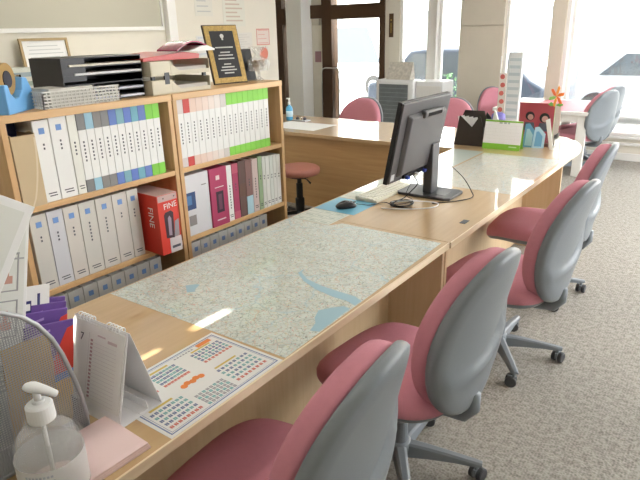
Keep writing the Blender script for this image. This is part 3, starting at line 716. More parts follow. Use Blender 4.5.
# ================================================================= MONITOR, MOUSE, KEYBOARD
t = thing('monitor', 'dark grey computer monitor seen from behind on the far counter', 'monitor', (-.40, 2.98, ZT), R(0))
MB().prism([(-.18,-.10),(.10,-.10),(.13,-.08),(.13,.10),(.10,.12),(-.18,.12),(-.20,.10),(-.20,-.08)], 0, .016).build('stand_base', DARKG, t, bev=.003)
MB().box(.03, .085, -.05, .05, .016, .0175).build('base_recess', BLACK, t)
MB().box(-.055, .0, -.045, .045, .016, .30).build('stand_neck', DARKG, t, bev=.006)
MP = Matrix.Translation((-.085, -.150, .145)) @ Matrix.Rotation(R(11), 4, 'Y')
hw, H = .285, .43
MB().box(-.012, .012, -hw, hw, 0, H).xf(MP).build('bezel', BLACK, t, bev=.003)
MB().box(-.0128, -.0118, -hw+.016, hw-.016, .02, H-.016).xf(MP).build('screen', mat('screen_glass', (.02,.02,.03), .1), t)
MB().box(.012, .022, -hw+.004, hw-.004, .004, H-.004).xf(MP).build('back_cover', MONG, t, bev=.006)
MB().rings([[(.022,-.22,.03),(.022,.22,.03),(.022,.22,.365),(.022,-.22,.365)],[(.045,-.20,.045),(.045,.20,.045),(.045,.20,.35),(.045,-.20,.35)]]).xf(MP).build('rear_housing', MONG, t, bev=.006)
b = MB().box(.03, .058, -.085, .135, .335, .375).xf(MP).build('carry_handle', MONG, t, bev=.01, seg=3)
MB().box(.0575, .0595, -.05, .115, .346, .364).xf(MP).build('handle_slot', mat('slot_black', (.002,.002,.002), .9), t, bev=.0)
MB().box(.022, .034, -.14, .09, .008, .03).xf(MP).build('port_row', BLACK, t)
for i, c in enumerate(((.05,.09,.4),(.5,.5,.5),(.05,.08,.38))): MB().box(.03, .05, -.12+.1*i, -.095+.1*i, .006, .022).xf(MP).build('cable_plug', colour(c), t)
MB().box(.0222, .0226, -.27, -.235, .02, .055).xf(MP).build('sticker', colour((.55,.58,.6)), t)
CAB = mat('black_cable', (.01,.01,.01), .5); WCAB = mat('white_cable', (.75,.75,.76), .5)
def cable(label, pts, r, m):
    # catmull smoothing
    P = [Vector(p) for p in pts]; out = []
    for i in range(len(P)-1):
        p0, p1, p2, p3 = P[max(i-1, 0)], P[i], P[i+1], P[min(i+2, len(P)-1)]
        for k in range(8):
            u = k/8; out.append(.5*((2*p1)+(-p0+p2)*u+(2*p0-5*p1+4*p2-p3)*u*u+(-p0+3*p1-3*p2+p3)*u**3))
    out.append(P[-1]); o = MB().tube(out, r, 7).build('cable', m, smooth=True); return tag(o, label, 'cable')
z = ZT
cable('black cable drooping from the monitor to the desk on its right', [(-.395,3.10,.90),(-.36,3.14,.85),(-.29,3.13,.80),(-.22,3.08,.745),(-.19,3.02,z+.004),(-.24,2.90,z+.004),(-.33,2.80,z+.004)], .0028, CAB)
cable('black cable hanging left of the monitor stand into the coil', [(-.45,2.80,.87),(-.43,2.82,.82),(-.47,2.83,.77),(-.50,2.78,z+.01),(-.53,2.70,z+.006),(-.48,2.64,z+.004),(-.38,2.66,z+.004)], .003, CAB)
cable('white cable lying in a bright loop beside the monitor stand', [(-.52,2.69,z+.010),(-.44,2.74,z+.016),(-.36,2.79,z+.012),(-.30,2.81,z+.005),(-.29,2.74,z+.004),(-.36,2.66,z+.004),(-.46,2.60,z+.004),(-.52,2.58,z+.004)], .0032, WCAB)
cable('thin black mouse cable running from the mouse to the monitor', [(-.665,2.555,z+.012),(-.60,2.60,z+.004),(-.56,2.68,z+.005),(-.50,2.66,z+.008),(-.44,2.70,z+.012),(-.45,2.80,z+.008),(-.52,2.86,z+.02),(-.47,2.90,.86)], .0018, CAB)
b = MB()
for k in range(3):
    c = [(-.47+.05*math.cos(a)+.012*k, 2.71+.065*math.sin(a)-.01*k, z+.004+.006*k) for a in [2*math.pi*i/24 for i in range(24)]]
    b.tube(c, .0028, 7, closed=True)
tag(b.build('cable_coil', CAB, smooth=True), 'coil of black cable lying on the desk in front of the monitor', 'cable')
t = thing('mouse', 'black computer mouse on the light blue sheet', 'mouse', (-.695, 2.50, ZT+.001), R(-38))
rg = []
for s, zz in ((.9,0),(1,.006),(1,.013),(.93,.022),(.78,.030),(.55,.035),(.3,.037),(.04,.0375)):
    rg.append([(x*s, y*s, zz*(1-.25*(y/.058)**2 if zz > .013 else 1)) for x, y in supercirc(28, .033, .058, 2.4)])
MB().rings(rg).build('mouse_body', BLACK, t, smooth=True)
MB().lathe([(0,-.004),(.009,-.004),(.009,.004),(0,.004)], 14, (0,.030,.027), 'x').build('scroll_wheel', SILVER, t)
MB().box(-.0006, .0006, .028, .056, .022, .0285).build('button_gap', DARKG, t)
t = thing('keyboard', 'slim cream keyboard lying between the pale chart and the monitor', 'keyboard', (-.665, 2.87, ZT+.0008), 0)
KB = mat('cream_plastic', (.72,.69,.56), .5)
MB().prism([(-.065,0),(.075,0),(.075,.012),(-.065,.022)], -.22, .22, 'y').build('keyboard_body', KB, t, bev=.002)
for i in range(5):
    for k in range(14):
        x = -.052+i*.024; y = -.205+k*.0293
        if abs(x) < 1: MB().box(x-.010, x+.010, y-.0128, y+.0128, .0205-.0071*(x+.065)/.1, .0265-.0071*(x+.065)/.1).build('key', mat('key_cream', (.80,.78,.68), .5), t)

# ================================================================= THINGS ON THE NEAR END OF THE COUNTER
WIRE = mat('grey_wire', (.42,.44,.46), .4, metal=.3)
t = thing('mesh_magazine_file', 'grey wire mesh magazine file with a curved front at the near left counter corner', 'magazine file', (0,0,0))
edge = [(.606,.726),(.606,.765),(.602,.82),(.592,.875),(.577,.945),(.560,.995),(.535,1.040),(.505,1.075),(.466,1.100),(.40,1.115),(.30,1.12)]
def emax(z):
    for (a, za), (b_, zb) in zip(edge, edge[1:]):
        if za <= z <= zb: return a+(b_-a)*(z-za)/(zb-za)
    return .30
Y0 = .02
def zmax(y):
    if y < .30: return 1.12
    for (a, za), (b_, zb) in zip(edge[::-1], edge[::-1][1:]):
        if a <= y <= b_: return za+(zb-za)*(y-a)/(b_-a) if b_ > a else za
    return .73
for xs in (-.205, -.325):
    MB().tube([(xs, Y0, .726)]+[(xs, a, z_) for a, z_ in edge]+[(xs, Y0, 1.12)], .0055, 8, closed=True).build('rim_wire', WIRE, t, smooth=True)
    b = MB(); s_ = .0055; k = Y0+s_; r_ = .0007
    while k < .604: b.box(xs-r_, xs+r_, k-r_, k+r_, .726, zmax(k)); k += s_
    k = .726+s_
    while k < 1.118: b.box(xs-r_, xs+r_, Y0, emax(k), k-r_, k+r_); k += s_
    b.build('mesh_panel', WIRE, t)
MB().box(-.325, -.205, Y0, .606, .7205, .723).build('floor_plate', WIRE, t)
MB().box(-.325, -.205, .604, .607, .723, .80).build('front_plate', WIRE, t)
def leaning(name, label, cat, x0, x1, corner, ang, w_, h_, m, extras=()):
    # a sheet in a plane x = const, its lower right corner at corner (y, z), leaning towards +y
    M = Matrix.Translation((0, corner[0], corner[1])) @ Matrix.Rotation(-ang, 4, 'X')
    t = thing(name, label, cat, (0,0,0))
    MB().box(x0, x1, -w_, 0, 0, h_).xf(M).build('board', m, t, bev=.0015)
    for nm, (a, b_, c, d), mm in extras: MB().box(x1, x1+.0012, a, b_, c, d).xf(M).build(nm, mm, t)
    return t, M
PW = mat('panel_white', (.70,.72,.68), .35); PW2 = mat('panel_grey', (.60,.63,.59), .4); PB = mat('panel_border', (.80,.81,.80), .35)
leaning('clear_file', 'pale green white framed document case leaning highest in the mesh file', 'document case', -.250, -.238, (.232,.738), R(33.8), .26, .66, PB, [('document', (-.248,-.018,.02,.642), PW)])
tq, M = leaning('booklet', 'white pictogram booklet leaning behind the tall document case', 'booklet', -.283, -.272, (.473,.735), R(13.6), .22, .53, PB, [('cover_page', (-.212,-.008,.008,.512), PW)])
b = MB()
for z0 in (.375,.27): 
    for a in ((-.072,-.069),(-.024,-.021)): b.box(-.2718+.001, -.2698+.0, a[0], a[1], z0, z0+.085)
    b.box(-.2708, -.2698, -.072, -.021, z0, z0+.003).box(-.2708, -.2698, -.072, -.021, z0+.082, z0+.085)
b.xf(M).build('pictogram_frame', colour((.35,.36,.36)), tq)
b = MB()
for z0 in (.375,.27): b.box(-.2708, -.2698, -.052, -.042, z0+.035, z0+.062).box(-.2708, -.2698, -.060, -.034, z0+.018, z0+.035)
b.xf(M).build('pictogram', colour((.55,.30,.24)), tq)
b = MB()
for i in range(9): b.box(-.2708, -.2698, -.07, -.03+.01*(i % 3), .47-.012*i if i < 3 else .24-.012*i, .474-.012*i if i < 3 else .244-.012*i)
b.xf(M).build('text_lines', colour((.40,.42,.42)), tq)
# white leaflet with dark lettering and exclamation mark
tq, M = leaning('leaflet', 'white leaflet with dark blue lettering sticking up behind the colourful pamphlets', 'leaflet', -.3105, -.309, (.56,.735), R(12), .16, .35, PAPER, [('blue_band', (-.16,-.045,.285,.315), colour((.03,.03,.14)))])
b = MB().box(-.309, -.308, -.030, -.024, .292, .33).box(-.309, -.308, -.030, -.024, .280, .286)
b.xf(M).build('exclamation_mark', colour((.04,.04,.15)), tq)
b = MB()
for i in range(6): b.box(-.3078, -.3070, -.150+.018*i, -.138+.018*i, .292, .308)
b.xf(M).build('lettering', PAPER, tq)
# fanned pamphlets
VIO, RDP, BLP, YLP = colour((.14,.07,.30)), colour((.72,.06,.04)), colour((.08,.22,.62)), colour((.80,.50,.02))
for i in range(4):
    x = (-.318,-.306,-.294,-.262)[i]
    lab = ['violet red and yellow pamphlet, hindmost of the fan in the mesh file','violet red and yellow pamphlet, second from the back of the fan','violet red and yellow pamphlet, second from the front of the fan','violet red and yellow pamphlet, foremost of the fan nearest the spiral calendar'][i]
    t = thing('pamphlet', lab, 'pamphlet', (0,0,0), 0, 'colourful fanned pamphlets')
    M = Matrix.Translation((x, .596-.004*(3-i), .727)) @ Matrix.Rotation(R(-11-1.5*(3-i)), 4, 'X') @ Matrix.Rotation(R(-4), 4, 'Z')
    hh = (.312,.302,.288,.268)[i]
    MB().box(-.004, .004, -.115, 0, 0, hh).build('cover', VIO, t, bev=.001).data.transform(M)
    def ov(nm, pts, mm, e=.0045):
        MB().prism([(p[0], p[1]*hh) for p in pts], .004, e, 'x').build(nm, mm, t).data.transform(M)
    ov('red_panel', [(-.060,.50),(0,.54),(0,.95),(-.016,.93),(-.040,.74)], RDP)
    ov('blue_stripe', [(-.060,.43),(0,.46),(0,.54),(-.060,.50)], BLP)
    ov('yellow_panel', [(-.050,.0),(0,.0),(0,.46),(-.052,.43)], YLP)
    b = MB()
    for k in range(4): b.prism([(-.105,hh*(.62+.09*k)),(-.045-.004*k,hh*(.66+.09*k)),(-.045-.004*k,hh*(.68+.09*k)),(-.105,hh*(.64+.09*k))], .004, .0046, 'x')
    b.build('text_lines', colour((.42,.30,.62)), t).data.transform(M)
tq, M = leaning('envelope', 'tan kraft envelope standing inside the mesh file behind the wire', 'envelope', -.236, -.231, (.552,.727), R(4), .11, .27, mat('kraft_paper', (.56,.38,.13), .7, noise=.06, nscale=20))
# desk calendar
t = thing('desk_calendar', 'white spiral bound tent calendar standing beside the year calendar sheet', 'calendar', (-.245, .708, ZT), R(2))
hw, hb, H = .105, .068, .235
CW = mat('calendar_white', (.84,.84,.85), .6)
def slab_between(a, b_, th): # panel from bottom y=a to ridge y=b_
    return [(a, 0), (b_, H), (b_+th, H), (a+th, 0)]
MB().prism([(-hb,0),(-.003,H),(-.0015,H),(-hb+.002,0)], -hw, hw, 'x').build('front_panel', CW, t)
MB().prism([(hb,0),(.003,H),(.0015,H),(hb-.002,0)], -hw, hw, 'x').build('back_panel', CW, t)
MB().prism([(-hb+.002,0.0),(hb-.002,0.0),(hb-.003,.002),(-hb+.003,.002)], -hw, hw, 'x').build('base_panel', CW, t)
MB().prism([(.0,.002),(.03,.002),(.024,.030),(.022,.030),(.026,.004),(.0,.004)], -hw, hw-.006, 'x').build('locking_flap', CW, t)
Mf = Matrix.Translation((0,-hb,0)) @ Matrix.Rotation(-math.atan2(hb-.003, H), 4, 'X')
L_ = math.hypot(hb-.003, H)
MB().box(-hw+.002, hw-.006, -.0035, -.0005, .035, L_-.006).xf(Mf).build('pages', PAPER, t)
b = MB().box(-.018, .018, -.0045, -.0036, .175, .178)
b = MB()
for i in range(16): b.box(-.028, hw-.030, -.0042, -.0036, .045+.0098*i, .0456+.0098*i)
b.box(-.034, -.0332, -.0042, -.0036, .04, .215)
b.xf(Mf).build('ruled_lines', colour((.60,.56,.58)), t)
b = MB()
for i in range(16): b.box(-.026, -.018, -.0046, -.0036, .047+.0098*i, .052+.0098*i)
b.xf(Mf).build('date_numbers', colour((.42,.26,.28)), t)
b = MB().box(.0, .03, -.0046, -.0036, .212, .216).box(.04, .075, -.0046, -.0036, .204, .211)
b.xf(Mf).build('heading_text', colour((.60,.50,.52)), t)
text_obj('month_number', '7', .028, INK, t, Mf @ Matrix.Translation((-.062, -.004, .196)) @ Matrix(((1,0,0,0),(0,0,-1,0),(0,1,0,0),(0,0,0,1))))
for g0 in (-.085, .03):
    for i in range(5):
        b = MB(); x = g0+.0125*i
        b.tube([(x, .0095*math.cos(a), H+.0+.0095*math.sin(a)) for a in [2*math.pi*k/14 for k in range(14)]], .0016, 6, closed=True)
        b.build('spiral_ring', WHITE, t, smooth=True)
# pink cloth
PKC = mat('pink_cloth', (.88,.68,.67), .9)
t = thing('folded_cloth', 'folded pink ribbed cloth under the pump bottle', 'cloth', (-.115, .535, ZT), R(-2))
for k in range(3):
    b = MB(); n = 26; z0 = .0005+.0055*k
    g = []
    W_, D_ = .088-.001*k, .115-.002*k
    top = [(-W_+2*W_*i/(n*2), z0+.005+.0007*(i % 2)) for i in range(n*2+1)]
    b.prism([(-W_, z0)]+top+[(W_, z0)], -D_, D_, 'y')
    b.build('fold', PKC, t)
# pump bottle
t = thing('pump_bottle', 'clear sanitiser bottle with white pump in the bottom left corner', 'bottle', (-.066, .442, ZT+.0175), R(20))
PL = mat('clear_bottle', (.86,.87,.87), .12, alpha=.22, spec=.8); LQ = mat('gel_liquid', (.80,.80,.80), .2, alpha=.22); LB = mat('bottle_label', (.84,.85,.86), .4, alpha=.82)
RB = .066
MB().lathe([(.0,0),(RB-.006,0),(RB,.008),(RB,.095),(RB-.003,.125),(RB-.014,.148),(RB-.032,.162),(.024,.170),(.019,.178),(.019,.186)], 40).build('bottle_body', PL, t, smooth=True)
MB().lathe([(.0,.003),(RB-.007,.003),(RB-.003,.01),(RB-.003,.095),(RB-.005,.112),(0,.112)], 36).build('gel', LQ, t, smooth=True)
lb = MB(); rg = [[((RB+.0008)*math.cos(R(a)), (RB+.0008)*math.sin(R(a)), z_) for a in range(-180, 180, 9)] for z_ in (.015,.098)]
lb.rings(rg, False, False).build('label', LB, t, smooth=True)
b = MB()
for k in range(6):
    z_ = .028+.011*k; hwid = 30-4*(k % 3)
    for s in range(-hwid, hwid, 6): 
        a0, a1 = R(s-70), R(s-66); r_ = RB+.0012
        b.add([(r_*math.cos(a0), r_*math.sin(a0), z_), (r_*math.cos(a1), r_*math.sin(a1), z_), (r_*math.cos(a1), r_*math.sin(a1), z_+.005), (r_*math.cos(a0), r_*math.sin(a0), z_+.005)], [(0,1,2,3)])
b.build('label_print', colour((.42,.46,.55)), t)
MB().lathe([(.0,.176),(.026,.176),(.027,.180),(.026,.210),(.022,.214),(.012,.216),(.012,.222),(0,.222)], 28).build('collar', WHITE, t, smooth=False)
MB().lathe([(0,.222),(.007,.222),(.007,.245),(0,.245)], 14).build('pump_stem', WHITE, t, smooth=True)
MB().lathe([(0,.02),(.004,.02),(.004,.176),(0,.176)], 8).build('dip_tube', WHITE, t)
rg = []
for k in range(9):
    u = k/8; x = -.022+.066*u; w_ = .017*(1-.55*u)*min(1, .55+2.2*u); h_ = .011*(1-.45*u)*min(1, .5+2.5*u); zc_ = .250-.010*u*u
    rg.append([(x, w_*math.cos(a), zc_+h_*math.sin(a)) for a in [2*math.pi*i/14 for i in range(14)]])
MB().rings(rg).xf(Matrix.Rotation(R(5), 4, 'Z')).build('pump_head', WHITE, t, smooth=True)

# ================================================================= THINGS AT THE FAR END OF THE COUNTER
t = thing('leaflet_box', 'black open box of white cards on the far counter end', 'box', (-.80, 4.50, ZT), R(4))
BX = mat('black_box', (.035,.028,.024), .5)
MB().prism([(-.12,0),(.115,0),(.115,.14),(.085,.235),(.075,.235),(.02,.15),(-.075,.235),(-.085,.235)], -.045, -.04, 'y').box(-.12, .115, -.04, .04, 0, .004).prism([(-.12,0),(.115,0),(.115,.19),(.09,.27),(-.07,.27),(-.085,.235)], .04, .045, 'y').box(.110, .115, -.04, .04, .004, .15).box(-.116, -.112, -.04, .04, .004, .05).build('box_body', BX, t)
for i in range(4):
    MB().box(-.055+.03*i, .0+.03*i, -.03+.012*i, -.028+.012*i, .06, .245-.012*i).build('card', PAPER, t).rotation_euler = (0, R(-12), 0)
MB().prism([(-.045,0),(.055,0),(.055,.22),(.02,.26),(-.02,.12)], -.004, .0, 'y').xf(Matrix.Translation((.085,.06,0))).build('divider', BLACK, t)
tag(MB().prism([(0,0),(.07,0),(.075,.16),(.04,.26),(.03,.27),(.005,.1)], 0, .02, 'y').xf(Matrix.Translation((-.69,4.62,ZT))).build('white_card_stand', PAPER), 'white pointed card between the black box and the green footed calendar', 'card')
t = thing('month_calendar', 'white desk calendar with a bright green foot on the far counter end', 'calendar', (-.52, 4.46, ZT), R(2))
GRN = mat('leaf_green', (.22,.52,.04), .5)
Mc = Matrix.Translation((0,-.045,0)) @ Matrix.Rotation(R(-13), 4, 'X')
MB().box(-.145, .145, -.002, 0, 0, .225).xf(Mc).build('board', CW, t)
MB().box(-.145, .145, -.003, -.0022, 0, .045).xf(Mc).build('green_foot', GRN, t)
MB().box(.06, .12, -.0036, -.0031, .022, .03).xf(Mc).build('foot_lettering', colour((.55,.75,.40)), t)
MB().box(-.15, .15, .05, .052, 0, .005).prism([(-.002,.216),(.0,.218),(.052,0),(.050,0)], -.145, .145, 'x').build('rear_stand', GRN, t)
b = MB()
for i in range(6): b.box(-.136, .136, -.0034, -.0028, .055+.026*i, .0556+.026*i)
for i in range(8): b.box(-.136+.0388*i, -.1355+.0388*i, -.0034, -.0028, .055, .185)
b.xf(Mc).build('day_grid', colour((.60,.62,.58)), t)
MB().box(-.035, -.012, -.0036, -.0028, .198, .210).box(0, .02, -.0036, -.0028, .198, .210).box(.03,.045,-.0036,-.0028,.198,.210).xf(Mc).build('heading', colour((.40,.46,.44)), t)
t = thing('tape_holder', 'grey round holder with a violet blue cap behind the white calendar', 'holder', (-.72, 4.90, ZT))
MB().lathe([(0,-.03),(.075,-.03),(.08,-.02),(.08,.02),(.075,.03),(0,.03)], 28, (0,0,.08), 'y').build('disc', colour((.40,.42,.42)), t, smooth=False)
MB().lathe([(.055,.15),(.06,.16),(.055,.20),(.03,.215),(0,.217)], 20).build('cap', colour((.20,.18,.52)), t, smooth=True)
MB().box(-.10, .10, -.04, .04, 0, .012).build('foot', colour((.10,.09,.10)), t)
# photo panel box and leaflets
t = thing('brochure_holder', 'clear brochure holder with a red photo panel of two dark haired people', 'brochure holder', (-.36, 4.78, ZT), R(0))
MB().box(-.168, .168, .045, .049, 0, .325).box(-.168, .168, -.10, .045, 0, .004).box(-.168, .168, -.10, -.097, 0, .09).box(-.168, -.165, -.10, .045, 0, .10).box(.165, .168, -.10, .045, 0, .10).build('acrylic_holder', GLASS, t)
PBG = colour((.42,.07,.09)); HAIR = colour((.02,.016,.02)); SKIN = colour((.62,.33,.28))
MB().box(-.160, .160, .030, .034, .006, .32).build('photo_panel', PBG, t)
MB().box(.115, .160, .0295, .030, .006, .32).build('panel_margin', colour((.72,.62,.56)), t)
for cx_, cz_, s_ in ((-.07,.215,1),(.045,.205,1.1)):
    MB().lathe([(.036*s_,.0),(.036*s_,.0008)], 20, (cx_,.0288,cz_), 'y').build('hair', HAIR, t)
    MB().lathe([(.023*s_,.0),(.023*s_,.0008)], 18, (cx_+.004,.0278,cz_-.008), 'y').build('face', SKIN, t)
    MB().prism([(cx_-.05,.10),(cx_+.05,.10),(cx_+.035,.165),(cx_-.035,.165)], .0284, .0292, 'y').build('shoulders', colour((.10,.10,.13)), t)
BLU = colour((.16,.38,.62)); LBL = colour((.45,.66,.80))
for i, (xx, rz, m1) in enumerate(((-.485,-10,LBL),(-.37,4,BLU),(-.295,14,LBL))):
    t = thing('leaflet', ['white edged curved leaflet on the left before the red photo panel','blue leaflet standing in the middle before the red photo panel','pale blue leaflet on the right before the red photo panel'][i], 'leaflet', (xx, 4.615, ZT), R(rz))
    prof = [(-.045, 0), (.045, 0), (.05, .13-.01*i), (.0, .205-.02*i), (-.03, .20-.02*i)]
    MB().prism(prof, 0, .004, 'y').build('leaflet_body', PAPER if i == 0 else m1, t)
    MB().prism([(p[0]*.6, p[1]*.72+.012) for p in prof], -.0008, -.0002, 'y').build('print', BLU if i != 1 else LBL, t)
tag(MB().prism([(0,0),(.028,0),(-.02,.235),(-.05,.22)], 0, .006, 'y').xf(Matrix.Translation((-.20,4.60,ZT))).build('white_strip', PAPER), 'narrow white card leaning at the right end of the leaflets', 'card')
# pinwheel flower on a stick
t = thing('paper_pinwheel', 'orange and green paper flower on a thin stick by the counter end', 'flower', (-.215, 4.70, ZT)); t.scale = (.68, .68, .95)
MB().tube([(0,0,0),(0,0,.39)], .004, 6).build('stick', colour((.50,.62,.36)), t)
MB().lathe([(0,0),(.03,0),(.028,.02),(.006,.024),(0,.024)], 16).build('foot', CW, t)
for k in range(6):
    a = R(60*k+20); m = [colour((.85,.22,.03)), colour((.88,.35,.05)), colour((.80,.16,.04))][k % 3] if k not in (3,) else colour((.25,.50,.10))
    p = [(0,0),(.03,.014),(.075,.006),(.085,0),(.07,-.018),(.03,-.012)]
    q = [(x*math.cos(a)-z_*math.sin(a), x*math.sin(a)+z_*math.cos(a)+.41) for x, z_ in p]
    MB().prism(q, -.006, .006, 'y').build('petal', m, t)
for s in (-1, 1): MB().prism([(0,.34),(s*.05,.33),(s*.085,.345),(s*.05,.365)], -.002, .002, 'y').build('leaf', colour((.18,.45,.10)), t)
# brochure rack with posters
t = thing('brochure_rack', 'tall white brochure rack with red printed strip and pale leaflets by the window', 'brochure rack', (-.755, 5.12, ZT))
MB().box(-.075, .135, .0, .06, 0, .02).box(-.07, -.062, .03, .038, .02, .66).box(.12, .128, .03, .038, .02, .66).build('rack_frame', WHITE, t)
MB().box(-.06, .005, .0, .012, .08, .52).build('narrow_poster', mat('poster_cream', (.74,.68,.64), .6), t)
b = MB()
for i, zz in enumerate((.49,.42,.35,.28,.21,.14)): b.lathe([(0,-.001),(.022,-.001),(.022,0),(0,0)], 7, (-.032+.006*(i % 2), -.0003, zz), 'y')
b.build('red_print', colour((.58,.14,.12)), t)
MB().box(.01, .125, .0, .012, .10, .69).build('leaflet_panel', mat('leaflet_pale', (.72,.76,.78), .5), t)
b = MB()
for i in range(9): b.box(.02, .115, -.001, .0, .14+.06*i, .165+.06*i)
b.build('leaflet_print', colour((.52,.60,.64)), t)
# blue hand bottle and small things on the return desk
t = thing('spray_bottle', 'small bright blue bottle with white cap on the return desk', 'bottle', (-3.0, 4.90, ZT))
MB().lathe([(0,0),(.034,0),(.036,.01),(.036,.12),(.028,.145),(.012,.155),(.012,.165),(0,.165)], 20).build('bottle_body', mat('blue_bottle', (.10,.42,.72), .25), t, smooth=True)
MB().lathe([(0,.165),(.014,.165),(.014,.19),(.008,.195),(.008,.225),(0,.226)], 14).build('pump_top', WHITE, t, smooth=False)
MB().box(-.03, .008, -.008, .008, .222, .234).build('nozzle', WHITE, t)
MB().lathe([(.0368,.04),(.0368,.10)], 20).build('label', colour((.55,.75,.85)), t, smooth=True)
t = thing('desk_bell', 'small silver tray with dark clips beside the blue bottle', 'tray', (-2.86, 4.92, ZT))
MB().box(-.09, .09, -.05, .05, 0, .012).build('tray', SILVER, t, bev=.003)
for i in range(3): MB().lathe([(0,0),(.018,0),(.016,.02),(0,.03)], 10, (-.05+.05*i,0,.0121)).build('clip', [INK, CHROME, INK][i], t)
tag(sheet('paper_sheet', 'sheet of white paper lying on the return desk beside the monitor', 'paper', rect(-1.50,-1.12,4.42,4.72), PAPER, th=.002), 'sheet of white paper lying on the return desk beside the monitor', 'paper')
tag(sheet('paper_sheet', 'x', 'paper', rect(-2.95,-2.35,4.45,4.85), PAPER, th=.0008), 'white sheet under clear cover on the return desk near the bookcase', 'paper')

# ================================================================= FAR ROOM
t = thing('white_table', 'white table with a pink sheet on top near the far windows', 'table', (0,0,0))
MB().box(-1.45, -.38, 6.80, 7.93, .68, .72).build('table_top', WPAINT, t, bev=.004)
for x0_, y0_ in ((-.50, 6.82), (-1.43, 6.82), (-.90, 7.85), (-1.43, 7.85)): MB().box(x0_, x0_+.10, y0_, y0_+.06, 0, .68).build('leg', WPAINT, t, bev=.004)
MB().box(-1.33, -.50, 6.83, 6.85, .60, .68).build('apron', WPAINT, t)
tag(MB().box(-1.10, -.41, 6.83, 7.80, .72, .7215).build('pink_sheet', mat('pink_sheet', (.85,.30,.36), .6)), 'pink sheet lying on the white table by the window', 'sheet')
t = thing('air_purifier', 'white cabinet heater with a dark grille beside the glass door', 'heater', (-3.17, 7.55, 0))
MB().box(-.31, .31, -.02, .25, 0, .93).build('cabinet', WHITE, t, bev=.03, seg=4)
MB().box(-.25, .22, -.028, -.0195, .12, .87).build('grille', mat('grille_grey', (.16,.18,.19), .4, noise=.3, nscale=12), t, bev=.004)
b = MB()
for i in range(12): b.box(-.25, .22, -.031, -.028, .15+.06*i, .156+.06*i)
b.build('grille_slats', colour((.28,.30,.31)), t)
tag(MB().prism([(-.03,.0),(.13,0),(.09,.23),(.08,.235)], -.19, .19, 'x').xf(Matrix.Translation((-3.15,7.62,.931))).build('tissue_box', mat('printed_box', (.58,.55,.48), .6, noise=.45, nscale=28)), 'cream printed sign standing on top of the white heater', 'sign')
t = thing('side_cabinet', 'low white cabinet right of the heater below the narrow window', 'cabinet', (-2.66, 7.68, 0))
MB().box(-.19, .22, -.12, .25, 0, .92).build('cabinet_body', WHITE, t, bev=.008)
MB().box(-.17, .20, -.128, -.1205, .06, .86).build('door', WPAINT, t, bev=.004)
# left wall: board, cabinet with framed certificate, notices
t = thing('whiteboard', 'large beige board in a white frame high on the left wall', 'board', (-4.0, 3.0, 0))
MB().box(.002, .012, -2.4, 1.12, 1.70, 2.55).build('board_surface', mat('board_grey', (.46,.44,.35), .6), t)
MB().box(.001, .03, -2.42, 1.14, 1.665, 1.70).box(.001, .03, 1.12, 1.14, 1.70, 2.57).box(.001, .03, -2.42, -2.4, 1.70, 2.57).box(.001, .03, -2.42, 1.14, 2.55, 2.57).build('frame', WPAINT, t, bev=.003)
tag(MB().box(-3.999, -3.93, 4.17, 4.28, 0, 2.59).build('wall_conduit', WPAINT, bev=.006), 'white vertical cover strip on the wall right of the board', 'cover strip')
t = thing('low_cabinet', 'low cream cabinet against the left wall behind the bookcases', 'cabinet', (-3.78, 2.55, 0))
MB().box(-.2, .2, -.9, 1.2, 0, 1.235).build('cabinet_body', WALL, t, bev=.004)
for s in (0, 1): MB().box(.2005, .215, -.88+1.04*s, .14+1.04*s, .05, 1.2).build('door', WALLL, t, bev=.003)
t = thing('picture_frame', 'thin wooden framed certificate on the left wall above the tape dispenser', 'picture frame', (-3.90, 2.80, 1.236)); t.rotation_euler = (0, R(-7), 0)
FRM = mat('frame_wood', (.34,.24,.11), .4, metal=.2)
b = MB().box(0,.02,-.215,-.195,0,.385).box(0,.02,.195,.215,0,.385).box(0,.02,-.195,.195,0,.02).box(0,.02,-.195,.195,.365,.385); b.build('frame', FRM, t)
MB().box(0,.006,-.195,.195,.02,.365).build('certificate', PAPER, t)
b = MB()
for i in range(9): b.box(.006,.0066,-.15+.01*(i % 2),.16-.02*(i % 3),.08+.03*i,.087+.03*i)
b.build('printed_lines', colour((.55,.56,.55)), t)
for i in range(5):
    tag(MB().box(-.13, .13, -.19+.01*(i % 2), .19, 0, .034).xf(Matrix.Translation((-3.77, 2.32, 1.236+.0345*i))).build('magazine_stack', colour([(.50,.50,.42),(.30,.36,.28),(.62,.60,.50),(.28,.34,.36),(.56,.58,.50)][i])), ['lowest','second lowest','middle','second highest','topmost'][i]+' magazine of the stack left of the framed certificate', 'magazine', 'magazines stacked left of the framed certificate')
def notice(name, label, y0, y1, z0, z1, c, lines, lc=(.5,.5,.48), border=None, th=.002):
    t = thing(name, label, 'notice', (-4.0, y0, z0)); w_, h_ = y1-y0, z1-z0
    MB().box(.001, .001+th, 0, w_, 0, h_).build('paper', colour(c, .7), t)
    b = MB()
    for i in range(lines): z_ = h_*(.12+.76*i/max(1, lines-1)); b.box(.001+th, .0014+th, w_*.12, w_*(.88-.12*(i % 3)), z_, z_+h_*.035)
    if lines: b.build('text_lines', colour(lc), t)
    if border:
        e = .012; MB().box(.001+th, .0016+th, 0, w_, 0, e).box(.001+th, .0016+th, 0, w_, h_-e, h_).box(.001+th, .0016+th, 0, e, e, h_-e).box(.001+th, .0016+th, w_-e, w_, e, h_-e).build('border', colour(border), t)
    return t
notice('notice', 'pale notice high on the left wall above the beige letter tray', 4.60, 4.86, 1.80, 2.15, (.70,.68,.60), 6)
notice('notice', 'long printed notice on the wall above the gold bordered plaque', 5.02, 5.38, 1.69, 2.15, (.70,.69,.60), 9, (.56,.45,.36))
